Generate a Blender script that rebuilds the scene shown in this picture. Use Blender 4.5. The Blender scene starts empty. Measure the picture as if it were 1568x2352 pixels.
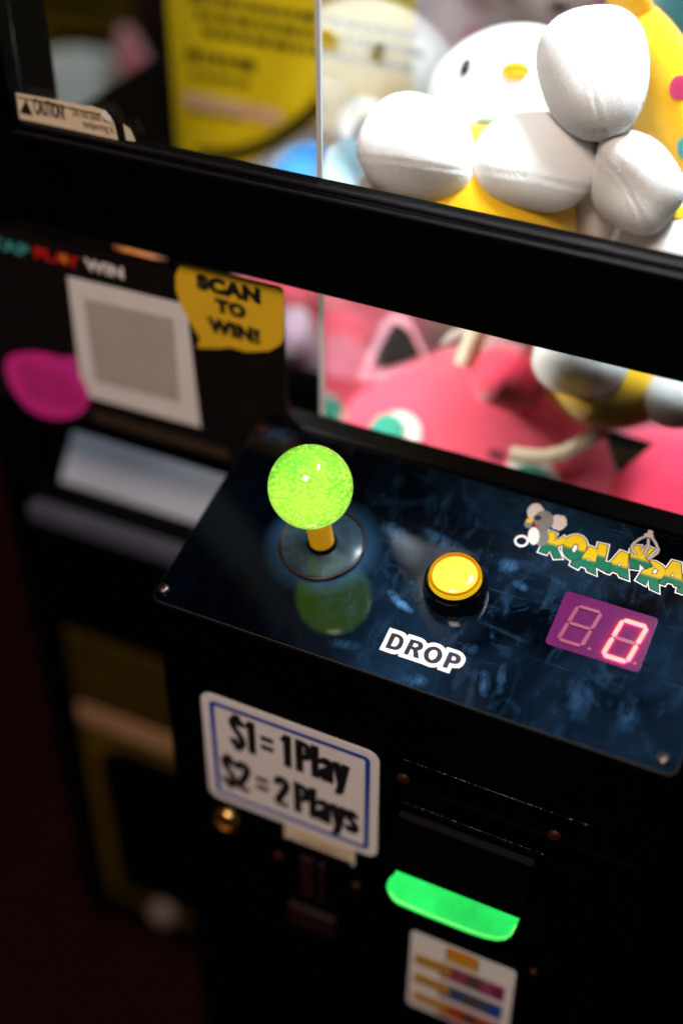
import bpy, bmesh, math, random
import numpy as np
from mathutils import Vector, Matrix, geometry
random.seed(7); rng = np.random.default_rng(7)
sc = bpy.context.scene
COL = sc.collection

# ------------------------------------------------------------------ camera
PITCH, YAW, F = math.radians(39.6), math.radians(25.3), 3175.0     # F in units of a 1568 wide picture
CAMP = np.array([0.2579, -0.3547, 0.9045])
FW = np.array([-math.sin(YAW)*math.cos(PITCH), math.cos(YAW)*math.cos(PITCH), -math.sin(PITCH)])
RT = np.array([math.cos(YAW), math.sin(YAW), 0.0])
UP = np.cross(RT, FW)
cam = bpy.data.cameras.new('camera'); camo = bpy.data.objects.new('camera', cam); COL.objects.link(camo)
camo.matrix_world = Matrix(((RT[0], UP[0], -FW[0], CAMP[0]), (RT[1], UP[1], -FW[1], CAMP[1]), (RT[2], UP[2], -FW[2], CAMP[2]), (0, 0, 0, 1)))
cam.sensor_fit = 'VERTICAL'; cam.sensor_height = 36.0; cam.lens = F/2352*36
cam.clip_start = 0.02; cam.clip_end = 50
cam.dof.use_dof = True; cam.dof.focus_distance = 0.566; cam.dof.aperture_fstop = 1.75; cam.dof.aperture_blades = 9
sc.camera = camo
# ------------------------------------------------------------------ world, lamps, exposure
wd = bpy.data.worlds.new('World'); sc.world = wd; wd.use_nodes = True
wd.node_tree.nodes['Background'].inputs[0].default_value = (1.0, 0.75, 0.6, 1)
wd.node_tree.nodes['Background'].inputs[1].default_value = 0.0015
def area(name, loc, aim, sx, sy, power, color):
    l = bpy.data.lights.new(name, 'AREA'); l.shape = 'RECTANGLE'; l.size = sx; l.size_y = sy; l.energy = power; l.color = color
    o = bpy.data.objects.new(name, l); COL.objects.link(o); o.location = loc
    d = Vector(aim)-Vector(loc); o.rotation_euler = d.to_track_quat('-Z', 'Y').to_euler(); return o
area('cabinet_led_lamp', (0.325, 0.27, 1.556), (0.15, 0.20, 0.6), 0.30, 0.17, 35.0, (0.82, 0.92, 1.0))
area('lower_fill_lamp', (-0.032, 0.139, 0.594), (0.12, 0.20, 0.52), 0.012, 0.03, 0.55, (1.0, 0.93, 0.88))  # added, unseen fill lamp on the chute side, brightens the lower toys
area('room_lamp', (0.1, -1.0, 2.3), (0.05, 0, 0.45), 0.5, 0.5, 37.0, (1.0, 0.77, 0.67))
sc.view_settings.view_transform = 'Standard'; sc.view_settings.look = 'None'; sc.view_settings.gamma = 1; sc.view_settings.exposure = 0
sc.cycles.use_denoising = True
sc.cycles.sample_clamp_indirect = 4.0
sc.cycles.max_bounces = 10; sc.cycles.transparent_max_bounces = 16

# ------------------------------------------------------------------ geometry helpers
TILT = math.radians(15.0)
O = np.array([0, 0, 0.5]); VP = np.array([0, math.cos(TILT), math.sin(TILT)]); NP = np.array([0, -math.sin(TILT), math.cos(TILT)])
MP = Matrix(((1, 0, 0, O[0]), (0, VP[1], NP[1], O[1]), (0, VP[2], NP[2], O[2]), (0, 0, 0, 1)))    # control panel frame: x, s up the slope, n out of it
def ray(u, v): return FW + RT*((u-784)/F) - UP*((v-1176)/F)
def at(u, v, d): return CAMP + ray(u, v)*d
def onY(u, v, y):
    r = ray(u, v); return CAMP + r*((y-CAMP[1])/r[1])
def onP(u, v, n=0.0):
    r = ray(u, v); s = np.dot(O+NP*n-CAMP, NP)/np.dot(r, NP); X = CAMP+r*s
    return (X[0], float(np.dot(X-O, VP)))
W2 = {}
def place(o, parent, mw):
    COL.objects.link(o)
    if parent is not None:
        o.parent = parent; o.matrix_parent_inverse = W2[parent.name].inverted()
    o.matrix_basis = mw; W2[o.name] = mw.copy()
    return o
def thing(name, label, cat, loc, group=None):
    o = bpy.data.objects.new(name, None); o.empty_display_size = 0.02
    place(o, None, Matrix.Translation(Vector([float(a) for a in loc])))
    o['label'] = label; o['category'] = cat
    if group: o['group'] = group
    return o
def mk(name, verts, faces, mat, parent=None, mw=None, smooth=False):
    me = bpy.data.meshes.new(name)
    me.from_pydata([tuple(float(c) for c in v) for v in verts], [], [tuple(int(i) for i in f) for f in faces])
    if mat: me.materials.append(mat)
    if smooth: me.polygons.foreach_set('use_smooth', [True]*len(me.polygons))
    o = bpy.data.objects.new(name, me)
    return place(o, parent, mw or Matrix.Identity(4))
class MB:
    def __init__(s): s.v = []; s.f = []
    def add(s, v, f):
        b = len(s.v); s.v += [tuple(x) for x in v]; s.f += [tuple(b+i for i in q) for q in f]
    def box(s, x0, x1, y0, y1, z0, z1):
        v = [(x, y, z) for z in (z0, z1) for y in (y0, y1) for x in (x0, x1)]
        s.add(v, [(0, 2, 3, 1), (4, 5, 7, 6), (0, 1, 5, 4), (2, 6, 7, 3), (0, 4, 6, 2), (1, 3, 7, 5)])
    def prism(s, poly, n0, n1):          # poly counter-clockwise in (x,y), extruded n0..n1
        n = len(poly)
        s.add([(p[0], p[1], n0) for p in poly]+[(p[0], p[1], n1) for p in poly],
              [tuple(range(n))[::-1], tuple(range(n, 2*n))]+[(i, (i+1) % n, n+(i+1) % n, n+i) for i in range(n)])
    def build(s, name, mat, parent=None, mw=None, smooth=False, bevel=0):
        o = mk(name, s.v, s.f, mat, parent, mw, smooth)
        if bevel:
            bm = bmesh.new(); bm.from_mesh(o.data); bmesh.ops.recalc_face_normals(bm, faces=bm.faces)
            bmesh.ops.bevel(bm, geom=bm.edges[:]+bm.verts[:], offset=bevel, segments=2, profile=0.6, affect='EDGES', clamp_overlap=True)
            bm.to_mesh(o.data); bm.free()
            if hasattr(o.data, 'set_sharp_from_angle'): o.data.set_sharp_from_angle(angle=math.radians(40))
            am = max(p.area for p in o.data.polygons)                # bevels shade smooth, the flat faces stay flat
            o.data.polygons.foreach_set('use_smooth', [p.area < 0.06*am for p in o.data.polygons])
        return o
def box(name, x0, x1, y0, y1, z0, z1, mat, parent=None, bevel=0.001, mw=None):
    m = MB(); m.box(x0, x1, y0, y1, z0, z1); return m.build(name, mat, parent, mw, bevel=bevel)
def rrect(x0, x1, y0, y1, r, k=6):
    out = []
    for cx, cy, a0 in ((x1-r, y0+r, -90), (x1-r, y1-r, 0), (x0+r, y1-r, 90), (x0+r, y0+r, 180)):
        for i in range(k+1):
            a = math.radians(a0+90*i/k); out.append((cx+r*math.cos(a), cy+r*math.sin(a)))
    return out
def fill(polys, mode=5):                  # 2D polygons (outer rings and holes) -> verts, tris
    v = []; e = []
    for p in polys:
        b = len(v); n = len(p); v += [Vector((float(a[0])*1000, float(a[1])*1000)) for a in p]; e += [(b+i, b+(i+1) % n) for i in range(n)]
    r = geometry.delaunay_2d_cdt(v, e, [], 1, 1e-5)
    V_ = [(a.x/1000, a.y/1000) for a in r[0]]
    if mode == 1: return V_, r[2]                # union with its counters closed
    def odd(x, y):
        c = False
        for p in polys:
            for i in range(len(p)):
                (xa, ya), (xb, yb) = p[i-1], p[i]
                if (ya > y) != (yb > y) and x < (xb-xa)*(y-ya)/(yb-ya)+xa: c = not c
        return c
    return V_, [t for t in r[2] if odd(sum(V_[i][0] for i in t)/len(t), sum(V_[i][1] for i in t)/len(t))]
def sheet(name, polys, mat, parent, mw, n=0.0, mode=5, th=0.0):
    v, f = fill(polys, mode)
    m = MB(); m.add([(a[0], a[1], n) for a in v], f)
    return m.build(name, mat, parent, mw)
def plate(name, poly, n0, n1, mat, parent, mw, bevel=0.0):
    m = MB(); m.prism(poly, n0, n1); return m.build(name, mat, parent, mw, bevel=bevel)
MF = Matrix(((1, 0, 0, 0), (0, 0, -1, 0), (0, 1, 0, 0), (0, 0, 0, 1)))      # upright plane: x, z, outwards (-y)
def MFy(y): return Matrix.Translation((0, y, 0)) @ MF
def pf(u, v, y): a = onY(u, v, y); return (a[0], a[2])
def text2d(s, bold=0.0, space=1.0):
    cu = bpy.data.curves.new('t', 'FONT'); cu.body = s; cu.offset = bold; cu.resolution_u = 4; cu.space_character = space
    o = bpy.data.objects.new('t', cu); COL.objects.link(o)
    me = bpy.data.meshes.new_from_object(o.evaluated_get(bpy.context.evaluated_depsgraph_get()))
    v = np.array([(a.co.x, a.co.y) for a in me.vertices]); f = [tuple(p.vertices) for p in me.polygons]
    bpy.data.objects.remove(o); bpy.data.curves.remove(cu); bpy.data.meshes.remove(me)
    return v, f
def text_fit(m, s, x0, x1, z0, z1, n, bold=0.0, space=1.0, ref=None):
    """adds the text to MB m so its ink fills x0..x1; z0 is its baseline and z1 its cap height"""
    v, f = text2d(s, bold, space)
    h = text2d(ref or 'H', bold)[0]
    v = v.copy(); v[:, 0] = x0+(v[:, 0]-v[:, 0].min())/(v[:, 0].max()-v[:, 0].min())*(x1-x0)
    v[:, 1] = z0+(v[:, 1]-h[:, 1].min())/(h[:, 1].max()-h[:, 1].min())*(z1-z0)
    m.add([(a[0], a[1], n) for a in v], f)
def lathe(name, prof, c, ax, mat, parent, seg=64, cap=True):
    ax = Vector(ax).normalized(); a = ax.orthogonal().normalized(); b = ax.cross(a); c = Vector(c)
    v = []; f = []
    for r, h in prof:
        for i in range(seg):
            t = 2*math.pi*i/seg; v.append(c+ax*h+(a*math.cos(t)+b*math.sin(t))*r)
    for k in range(len(prof)-1):
        for i in range(seg):
            j = (i+1) % seg; f.append((k*seg+i, k*seg+j, (k+1)*seg+j, (k+1)*seg+i))
    if cap: f.append(tuple(range(seg))[::-1]); f.append(tuple(range((len(prof)-1)*seg, len(prof)*seg)))
    o = mk(name, v, f, mat, parent, smooth=True)
    o.data.set_sharp_from_angle(angle=math.radians(50))
    if cap: o.data.polygons.foreach_set('use_smooth', [len(p.vertices) == 4 for p in o.data.polygons])
    return o
def tube(name, pts, r, mat, parent, k=8, mw=None):
    v = []; f = []; pts = [Vector(p) for p in pts]
    for i, p in enumerate(pts):
        t = (pts[min(i+1, len(pts)-1)]-pts[max(i-1, 0)]).normalized(); a = t.orthogonal().normalized(); b = t.cross(a)
        for j in range(k): q = 2*math.pi*j/k; v.append(p+(a*math.cos(q)+b*math.sin(q))*r)
    for i in range(len(pts)-1):
        for j in range(k): f.append((i*k+j, i*k+(j+1) % k, (i+1)*k+(j+1) % k, (i+1)*k+j))
    f += [tuple(range(k))[::-1], tuple(range((len(pts)-1)*k, len(pts)*k))]
    return mk(name, v, f, mat, parent, mw, smooth=True)

# ------------------------------------------------------------------ materials
class N:
    def __init__(s, name):
        s.m = bpy.data.materials.new(name); s.m.use_nodes = True; s.t = s.m.node_tree; s.t.nodes.clear()
        s.out = s.t.nodes.new('ShaderNodeOutputMaterial'); s.tc = s.t.nodes.new('ShaderNodeTexCoord')
    def n(s, kind, **kw):
        x = s.t.nodes.new('ShaderNode'+kind)
        for k, v in kw.items(): setattr(x, k, v)
        return x
    def l(s, a, b): s.t.links.new(a, b)
    def map(s, scale=(1, 1, 1), rot=(0, 0, 0), loc=(0, 0, 0)):
        x = s.n('Mapping'); x.inputs['Scale'].default_value = scale; x.inputs['Rotation'].default_value = rot; x.inputs['Location'].default_value = loc
        s.l(s.tc.outputs['Object'], x.inputs[0]); return x.outputs[0]
    def noise(s, vec, scale, detail=4, rough=0.55, dist=0.0):
        x = s.n('TexNoise'); x.inputs['Scale'].default_value = scale; x.inputs['Detail'].default_value = detail; x.inputs['Roughness'].default_value = rough; x.inputs['Distortion'].default_value = dist
        s.l(vec, x.inputs['Vector']); return x.outputs['Fac']
    def ramp(s, f, a, b, c0=(0, 0, 0, 1), c1=(1, 1, 1, 1)):
        x = s.n('ValToRGB'); x.color_ramp.elements[0].position = a; x.color_ramp.elements[1].position = b
        x.color_ramp.elements[0].color = c0; x.color_ramp.elements[1].color = c1; s.l(f, x.inputs[0]); return x.outputs[0]
    def mix(s, f, a, b):
        x = s.n('MixRGB')
        for i, q in ((0, f), (1, a), (2, b)):
            if hasattr(q, 'links'): s.l(q, x.inputs[i])
            else: x.inputs[i].default_value = q if i == 0 else (*q[:3], 1)
        return x.outputs[0]
    def math(s, op, a, b=0.0, c=0.0):
        x = s.n('Math', operation=op)
        for i, q in enumerate((a, b, c)):
            if hasattr(q, 'links'): s.l(q, x.inputs[i])
            else: x.inputs[i].default_value = q
        return x.outputs[0]
    def bsdf(s, base=(.5, .5, .5), rough=0.5, **kw):
        x = s.n('BsdfPrincipled')
        def put(k, q):
            if hasattr(q, 'links'): s.l(q, x.inputs[k])
            else: x.inputs[k].default_value = (*q[:3], 1) if isinstance(q, tuple) else q
        put('Base Color', base); put('Roughness', rough)
        for k, q in kw.items(): put(k.replace('_', ' '), q)
        return x
    def bump(s, h, strength, dist, b):
        x = s.n('Bump'); x.inputs['Strength'].default_value = strength; x.inputs['Distance'].default_value = dist
        s.l(h, x.inputs['Height']); s.l(x.outputs[0], b.inputs['Normal'])
    def done(s, sh): s.l(sh.outputs[0], s.out.inputs[0]); return s.m
def pbr(name, base, rough=0.5, var=0.15, scale=60, bump=0.0, bscale=900, bdist=0.0003, **kw):
    m = N(name); f = m.noise(m.map(), scale, 5)
    b = m.bsdf(m.mix(m.ramp(f, 0.3, 0.75), tuple(c*(1-var) for c in base), tuple(min(1, c*(1+var)) for c in base)), rough, **kw)
    if bump: m.bump(m.noise(m.map(), bscale, 3), bump, bdist, b)
    return m.done(b)
M = {}
M['black'] = pbr('black_powder_coat', (0.0010, 0.0010, 0.0011), 0.50, 0.3, 40, 0.25, 2600, 0.0002, Specular_IOR_Level=0.03)
M['black_gloss'] = pbr('black_gloss_plastic', (0.0015, 0.0015, 0.0017), 0.18, 0.2, 50, Specular_IOR_Level=0.35)
M['rubber'] = pbr('black_rubber', (0.006, 0.006, 0.008), 0.42, 0.3, 300, 0.6, 1800, 0.0004, Specular_IOR_Level=0.3)
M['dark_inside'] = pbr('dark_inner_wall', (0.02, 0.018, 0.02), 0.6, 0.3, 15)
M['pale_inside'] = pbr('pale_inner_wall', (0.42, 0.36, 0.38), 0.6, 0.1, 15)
M['paper'] = pbr('white_paper', (0.80, 0.79, 0.78), 0.5, 0.03, 90)
M['paper_warm'] = pbr('yellowed_paper', (0.78, 0.66, 0.47), 0.5, 0.08, 120)
M['white_print'] = pbr('white_print', (0.88, 0.88, 0.88), 0.4, 0.02, 90)
M['ink'] = pbr('black_ink', (0.008, 0.008, 0.009), 0.5, 0.1, 90)
M['ink_brown'] = pbr('faded_ink', (0.18, 0.12, 0.06), 0.6, 0.3, 300)
M['navy_ink'] = pbr('dark_plum_ink', (0.012, 0.008, 0.02), 0.35, 0.2, 300)
M['blue_ink'] = pbr('blue_ink', (0.01, 0.055, 0.40), 0.45, 0.06, 90)
M['yellow_ink'] = pbr('yellow_ink', (0.80, 0.50, 0.02), 0.5, 0.05, 60)
M['sign_yellow'] = pbr('yellow_sign_card', (0.84, 0.66, 0.006), 0.5, 0.05, 20)
M['olive_ink'] = pbr('dark_sign_ink', (0.06, 0.055, 0.005), 0.5, 0.1, 90)
M['magenta_ink'] = pbr('magenta_ink', (0.72, 0.03, 0.33), 0.5, 0.08, 60)
M['magenta_dark'] = pbr('dark_magenta_ink', (0.40, 0.015, 0.18), 0.5, 0.1, 60)
M['teal_ink'] = pbr('teal_ink', (0.05, 0.33, 0.33), 0.5, 0.1, 60)
M['red_ink'] = pbr('red_ink', (0.55, 0.012, 0.010), 0.5, 0.1, 60)
M['orange_ink'] = pbr('orange_ink', (0.70, 0.22, 0.02), 0.5, 0.1, 60)
M['card'] = pbr('black_card', (0.006, 0.0048, 0.0042), 0.6, 0.3, 60, Specular_IOR_Level=0.15)
M['brass'] = pbr('brass', (0.75, 0.48, 0.16), 0.28, 0.1, 200, Metallic=1.0)
M['chrome'] = pbr('brushed_steel', (0.6, 0.57, 0.52), 0.3, 0.1, 200, Metallic=1.0)
M['dark_steel'] = pbr('dark_screw_steel', (0.09, 0.07, 0.07), 0.35, 0.2, 400, Metallic=1.0)
M['bronze'] = pbr('dark_bronze_rim', (0.030, 0.016, 0.012), 0.35, 0.3, 200, Metallic=0.4)
M['red_lit_screw'] = pbr('red_glow_screw', (0.028, 0.006, 0.002), 0.5, 0.3, 400, Specular_IOR_Level=0.2)  # red light falling on the screws is put into their colour
M['red_glow'] = pbr('red_glow_plastic', (0.012, 0.0022, 0.0016), 0.5, 0.3, 100)  # red glow over the coin parts, put into the colour
M['shaft'] = pbr('yellow_glow_sleeve', (0.86, 0.46, 0.006), 0.4, 0.06, 200, Emission_Color=(0.8, 0.36, 0.0), Emission_Strength=0.42)  # emission put in to brighten the sleeve under the ball
M['ramp'] = pbr('pale_chute_plastic', (0.25, 0.26, 0.30), 0.45, 0.06, 30)
M['sill'] = pbr('grey_blue_sill', (0.055, 0.060, 0.09), 0.4, 0.15, 40)
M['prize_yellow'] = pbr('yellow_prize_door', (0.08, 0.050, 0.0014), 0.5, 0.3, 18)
M['door_shaded'] = pbr('shaded_door_yellow', (0.036, 0.024, 0.0006), 0.4, 0.35, 22)  # shade under the chute sill, put into a darker door colour
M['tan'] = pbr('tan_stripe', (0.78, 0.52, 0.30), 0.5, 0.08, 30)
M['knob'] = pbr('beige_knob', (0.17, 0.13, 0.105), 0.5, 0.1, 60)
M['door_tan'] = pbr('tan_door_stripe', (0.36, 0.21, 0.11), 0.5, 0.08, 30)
M['grey_rail'] = pbr('grey_rail_plastic', (0.14, 0.13, 0.14), 0.55, 0.1, 60)
M['floor'] = pbr('dark_red_carpet', (0.010, 0.0006, 0.0004), 0.95, 0.5, 35, 0.6, 300, 0.003, Specular_IOR_Level=0.08)
M['wall'] = pbr('dark_red_wall', (0.28, 0.030, 0.006), 0.8, 0.2, 6)
M['lamp_white'] = pbr('lamp_housing', (0.7, 0.7, 0.7), 0.5, 0.05, 40)

def glass_thin(name, amount=1.6, rough=0.0):
    m = N(name); fr = m.n('LayerWeight'); fr.inputs[0].default_value = 0.5
    sch = m.math('MULTIPLY_ADD', m.math('POWER', fr.outputs['Facing'], 5.0), 0.96, 0.04)
    sm = m.ramp(m.noise(m.map((1, 1, 1)), 14, 6, 0.6, 1.0), 0.45, 0.8)
    t = m.n('BsdfTransparent'); t.inputs[0].default_value = (0.97, 0.985, 0.98, 1)
    g = m.n('BsdfGlossy'); m.l(m.math('MULTIPLY_ADD', sm, 0.02, rough), g.inputs['Roughness'])
    x = m.n('MixShader'); m.l(m.math('MULTIPLY', sch, amount), x.inputs[0]); m.l(t.outputs[0], x.inputs[1]); m.l(g.outputs[0], x.inputs[2])
    return m.done(x)
M['glass'] = glass_thin('window_glass', 0.6)
M['acrylic'] = glass_thin('divider_acrylic', 2.0)
M['acrylic_edge'] = pbr('frosted_acrylic_edge', (0.70, 0.72, 0.76), 0.35, 0.05, 60)

def plush(name, base, var=0.05, spec=0.2):
    m = N(name); f = m.noise(m.map(), 45, 5, 0.6); g = m.noise(m.map(), 1300, 3, 0.7)
    b = m.bsdf(m.mix(m.ramp(f, 0.3, 0.7), tuple(c*(1-var) for c in base), tuple(min(1, c*(1+var)) for c in base)), 0.95, Sheen_Weight=0.5, Sheen_Roughness=0.5, Specular_IOR_Level=spec, Subsurface_Weight=0.35, Subsurface_Scale=0.004, Subsurface_Radius=[1.0, 0.8, 0.7])
    m.bump(m.math('ADD', m.math('MULTIPLY', f, 0.25), g), 0.5, 0.0005, b)
    return m.done(b)
M['p_white'] = plush('white_plush_fabric', (0.91, 0.90, 0.875))
M['p_yellow'] = plush('yellow_plush_fabric', (0.88, 0.52, 0.006), 0.07)
M['p_pink'] = plush('pink_plush_fabric', (0.92, 0.125, 0.215), 0.06)
M['p_palepink'] = plush('pale_pink_plush_fabric', (0.82, 0.40, 0.52), 0.05)
M['p_rose'] = plush('rose_plush_fabric', (0.80, 0.045, 0.105), 0.06)
M['p_lilac'] = plush('lilac_plush_fabric', (0.42, 0.31, 0.45), 0.05)
M['p_greypink'] = plush('grey_pink_plush_fabric', (0.52, 0.40, 0.42), 0.08)
M['p_blue'] = plush('blue_plush_fabric', (0.03, 0.22, 0.55), 0.06)
M['p_sky'] = plush('sky_blue_plush_fabric', (0.40, 0.68, 0.85), 0.05)
M['p_teal'] = plush('teal_plush_fabric', (0.05, 0.36, 0.42), 0.06)
M['p_green'] = plush('green_felt', (0.05, 0.42, 0.32), 0.05)
M['p_black'] = plush('black_felt', (0.010, 0.009, 0.010), 0.1)
M['p_crimson'] = plush('crimson_felt', (0.45, 0.02, 0.10), 0.05)
M['p_beige'] = plush('beige_ribbon', (0.72, 0.66, 0.50), 0.06)
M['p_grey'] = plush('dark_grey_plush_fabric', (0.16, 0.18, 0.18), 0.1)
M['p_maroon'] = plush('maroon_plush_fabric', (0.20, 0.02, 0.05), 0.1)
M['p_orange'] = plush('orange_plush_fabric', (0.60, 0.18, 0.03), 0.1)
M['bead'] = pbr('black_bead_eye', (0.008, 0.008, 0.009), 0.25, 0.1, 90)

def emit(name, col, strength, base=(0, 0, 0), rough=0.3, var=0.06, scale=300):  # things that give off light themselves
    m = N(name); f = m.noise(m.map(), scale, 3)
    b = m.bsdf(base, rough, Emission_Color=m.mix(m.ramp(f, .3, .7), tuple(c*(1-var) for c in col), tuple(c*(1+var) for c in col)), Emission_Strength=strength)
    return m.done(b)
M['seg_on'] = emit('lit_segment', (1.0, 0.44, 0.23), 1.25, (0.2, 0.02, 0.02), 0.4, 0.10, 700)
M['seg_side'] = emit('lit_segment_side', (1.0, 0.015, 0.05), 42.0, (0.2, 0.02, 0.02), 0.4, 0.05)
M['seg_off'] = pbr('unlit_segment', (0.24, 0.010, 0.062), 0.35, 0.05, 400)
M['display'] = pbr('magenta_display_window', (0.105, 0.006, 0.078), 0.16, 0.10, 120)
M['cap'] = emit('lit_yellow_cap', (1.0, 0.80, 0.10), 0.92, (0.30, 0.2, 0.01), 0.10, 0.03, 90)
M['cap_rim'] = emit('amber_cap_rim', (1.0, 0.34, 0.005), 0.16, (0.45, 0.17, 0.0), 0.10, 0.05, 90)
M['cap_skirt'] = emit('lit_yellow_cap_skirt', (1.0, 0.62, 0.012), 0.62, (0.4, 0.25, 0.01), 0.12, 0.05, 90)
M['green_lit'] = emit('lit_green_bezel', (0.015, 0.92, 0.13), 0.86, (0.02, 0.2, 0.05), 0.22, 0.30, 45)
M['green_rim'] = emit('lit_green_rim', (0.16, 0.95, 0.15), 0.95, (0.02, 0.2, 0.05), 0.2, 0.15, 60)

def ball_glass():
    m = N('lime_clear_acrylic')
    b = m.bsdf((0.80, 1.0, 0.45), 0.0, Transmission_Weight=1.0, IOR=1.49, Specular_IOR_Level=0.8)
    return m.done(b)
def ball_core():
    m = N('glowing_lime_core'); f = m.noise(m.map(), 55, 3, 0.6, 0.4)
    lw = m.n('LayerWeight'); lw.inputs[0].default_value = 0.5
    c = m.mix(m.math('POWER', lw.outputs['Facing'], 1.5), m.mix(m.ramp(f, 0.38, 0.60), (0.27, 0.86, 0.09), (0.62, 0.96, 0.10)), m.mix(m.ramp(f, 0.40, 0.55), (0.03, 0.46, 0.06), (0.18, 0.60, 0.015)))  # brighter centre and darker edge of the lit ball painted into emission
    b = m.bsdf((0.05, 0.2, 0.02), 0.6, Emission_Color=c, Emission_Strength=1.05)
    return m.done(b)
def bubble_mat():
    m = N('lime_bubble'); lw = m.n('LayerWeight'); lw.inputs[0].default_value = 0.35
    e = m.mix(lw.outputs['Facing'], (0.82, 1.0, 0.22), (0.03, 0.20, 0.0))  # shading relief put into the emission: bright middle, dark edge
    b = m.bsdf((0.35, 0.6, 0.05), 0.15, Emission_Color=e, Emission_Strength=0.85)
    return m.done(b)
M['ball'], M['core'], M['bubble'] = ball_glass(), ball_core(), bubble_mat()

def panel_mat():
    m = N('smudged_dark_blue_acrylic')
    obj = m.tc.outputs['Object']
    sep = m.n('SeparateXYZ'); m.l(obj, sep.inputs[0])
    def dist(cx, cy, sx=1.0, sy=1.0):
        dx = m.math('MULTIPLY', m.math('SUBTRACT', sep.outputs[0], cx), sx); dy = m.math('MULTIPLY', m.math('SUBTRACT', sep.outputs[1], cy), sy)
        return m.math('SQRT', m.math('ADD', m.math('MULTIPLY', dx, dx), m.math('MULTIPLY', dy, dy)))
    big = m.noise(m.map((1, 1.0, 1)), 15, 3, 0.5, 0.6)
    blot = m.ramp(m.noise(m.map((1.0, 0.6, 1), (0, 0, 0.5)), 95, 7, 0.62, 1.2), 0.54, 0.82)
    streak = m.ramp(m.noise(m.map((1.0, 0.32, 1), (0, 0, -0.5)), 110, 6, 0.6, 0.5), 0.55, 0.80)
    smear = m.ramp(m.noise(m.map((0.35, 1.0, 1), (0, 0, -0.35), (3, 1, 0)), 90, 5, 0.6, 0.8), 0.58, 0.82)
    def scratch(ang, th, loc):
        return m.ramp(m.noise(m.map((14, 520, 1), (0, 0, ang), loc), 1.0, 2, 0.5, 0.25), th, th+0.03)
    scr = m.math('MAXIMUM', scratch(0.18, 0.70, (1, 2, 0)), m.math('MAXIMUM', scratch(-0.35, 0.72, (7, 3, 0)), scratch(0.9, 0.735, (4, 9, 0))))
    hands_and_haze = m.ramp(dist(0.150, 0.050, 1.0, 1.25), 0.02, 0.115, (1, 1, 1, 1), (0, 0, 0, 1))         # rubbed where a hand rests; also paints in the LED haze near the button
    halo = m.ramp(dist(0.0579, 0.0511), 0.0190, 0.0262, (1, 1, 1, 1), (0, 0, 0, 1))                 # dusty ring the washer has rubbed
    base = m.math('ADD', m.math('MULTIPLY', m.ramp(big, 0.40, 0.74), 0.34), 0.010)
    dust_and_light = m.math('ADD', base, m.math('ADD', m.math('MULTIPLY', blot, 0.42), m.math('ADD', m.math('MULTIPLY', streak, 0.30), m.math('MULTIPLY', smear, 0.30))))
    dust_and_light = m.math('MULTIPLY', dust_and_light, m.math('MULTIPLY_ADD', hands_and_haze, 1.08, 0.03))
    dust_and_light = m.math('ADD', dust_and_light, m.math('MULTIPLY', halo, 0.40))
    dust_and_light = m.math('ADD', dust_and_light, m.math('MULTIPLY', m.math('MULTIPLY', scr, m.ramp(big, 0.40, 0.6)), m.math('MULTIPLY_ADD', hands_and_haze, 0.55, 0.1)))
    for fx, fy, ra, rb, an, amp, ridge in PRINTS_AND_GLARE:
        ca_, sa = math.cos(an), math.sin(an)
        dx = m.math('SUBTRACT', sep.outputs[0], fx); dy = m.math('SUBTRACT', sep.outputs[1], fy)
        a_ = m.math('MULTIPLY', m.math('ADD', m.math('MULTIPLY', dx, ca_), m.math('MULTIPLY', dy, sa)), 1/ra)
        b_ = m.math('MULTIPLY', m.math('SUBTRACT', m.math('MULTIPLY', dy, ca_), m.math('MULTIPLY', dx, sa)), 1/rb)
        d_ = m.math('ADD', m.math('SQRT', m.math('ADD', m.math('MULTIPLY', a_, a_), m.math('MULTIPLY', b_, b_))), m.math('MULTIPLY', m.math('SUBTRACT', m.noise(m.map(), 260, 4), 0.5), 0.9))
        k_ = m.ramp(d_, 0.15, 1.05, (1, 1, 1, 1), (0, 0, 0, 1))
        if ridge: k_ = m.math('MULTIPLY', k_, m.math('MULTIPLY_ADD', m.math('SINE', m.math('MULTIPLY', d_, 26.0)), 0.45, 0.55))
        k_ = m.math('MULTIPLY', k_, m.ramp(m.noise(m.map((1.0, 0.28, 1), (0, 0, an)), 420, 5, 0.65, 0.4), 0.33, 0.58))
        dust_and_light = m.math('ADD', dust_and_light, m.math('MULTIPLY', k_, amp*3.0))
    dust_and_light = m.math('MINIMUM', dust_and_light, 2.4)
    col = m.mix(m.math('MULTIPLY', dust_and_light, 0.4167), (0.0002, 0.0005, 0.0014), (0.078, 0.236, 0.50))  # LED haze scattered by the smudges is put into this blue
    b = m.bsdf(col, m.math('MULTIPLY_ADD', dust_and_light, 0.04, 0.04), Specular_IOR_Level=0.5)
    return m.done(b)
PRINTS_AND_GLARE = [(*onP(u_, v_), ra, rb, an, amp, rg) for u_, v_, ra, rb, an, amp, rg in (
    (922, 1388, .0065, .0022, -.35, .75, 0), (905, 1368, .004, .002, -.5, .6, 0), (955, 1562, .0060, .0035, .3, .45, 1), (1112, 1570, .0028, .0075, .35, .40, 1), (1150, 1560, .002, .008, .25, .22, 0),
    (1165, 1300, .005, .004, .2, .35, 0), (1195, 1345, .004, .0025, -.4, .3, 0), (1255, 1262, .004, .003, .5, .4, 1), (1080, 1490, .004, .003, .1, .3, 1), (1300, 1470, .004, .003, .6, .3, 1),
    (1330, 1600, .006, .012, .3, .14, 0), (1440, 1640, .005, .011, .2, .12, 0), (1010, 1240, .012, .004, -.2, .15, 0), (905, 1220, .008, .004, -.3, .2, 0), (640, 1000, .010, .006, .3, .16, 0), (790, 1480, .008, .003, .2, .10, 0))]  # the back-left patch paints in a light mirrored by the panel
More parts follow.
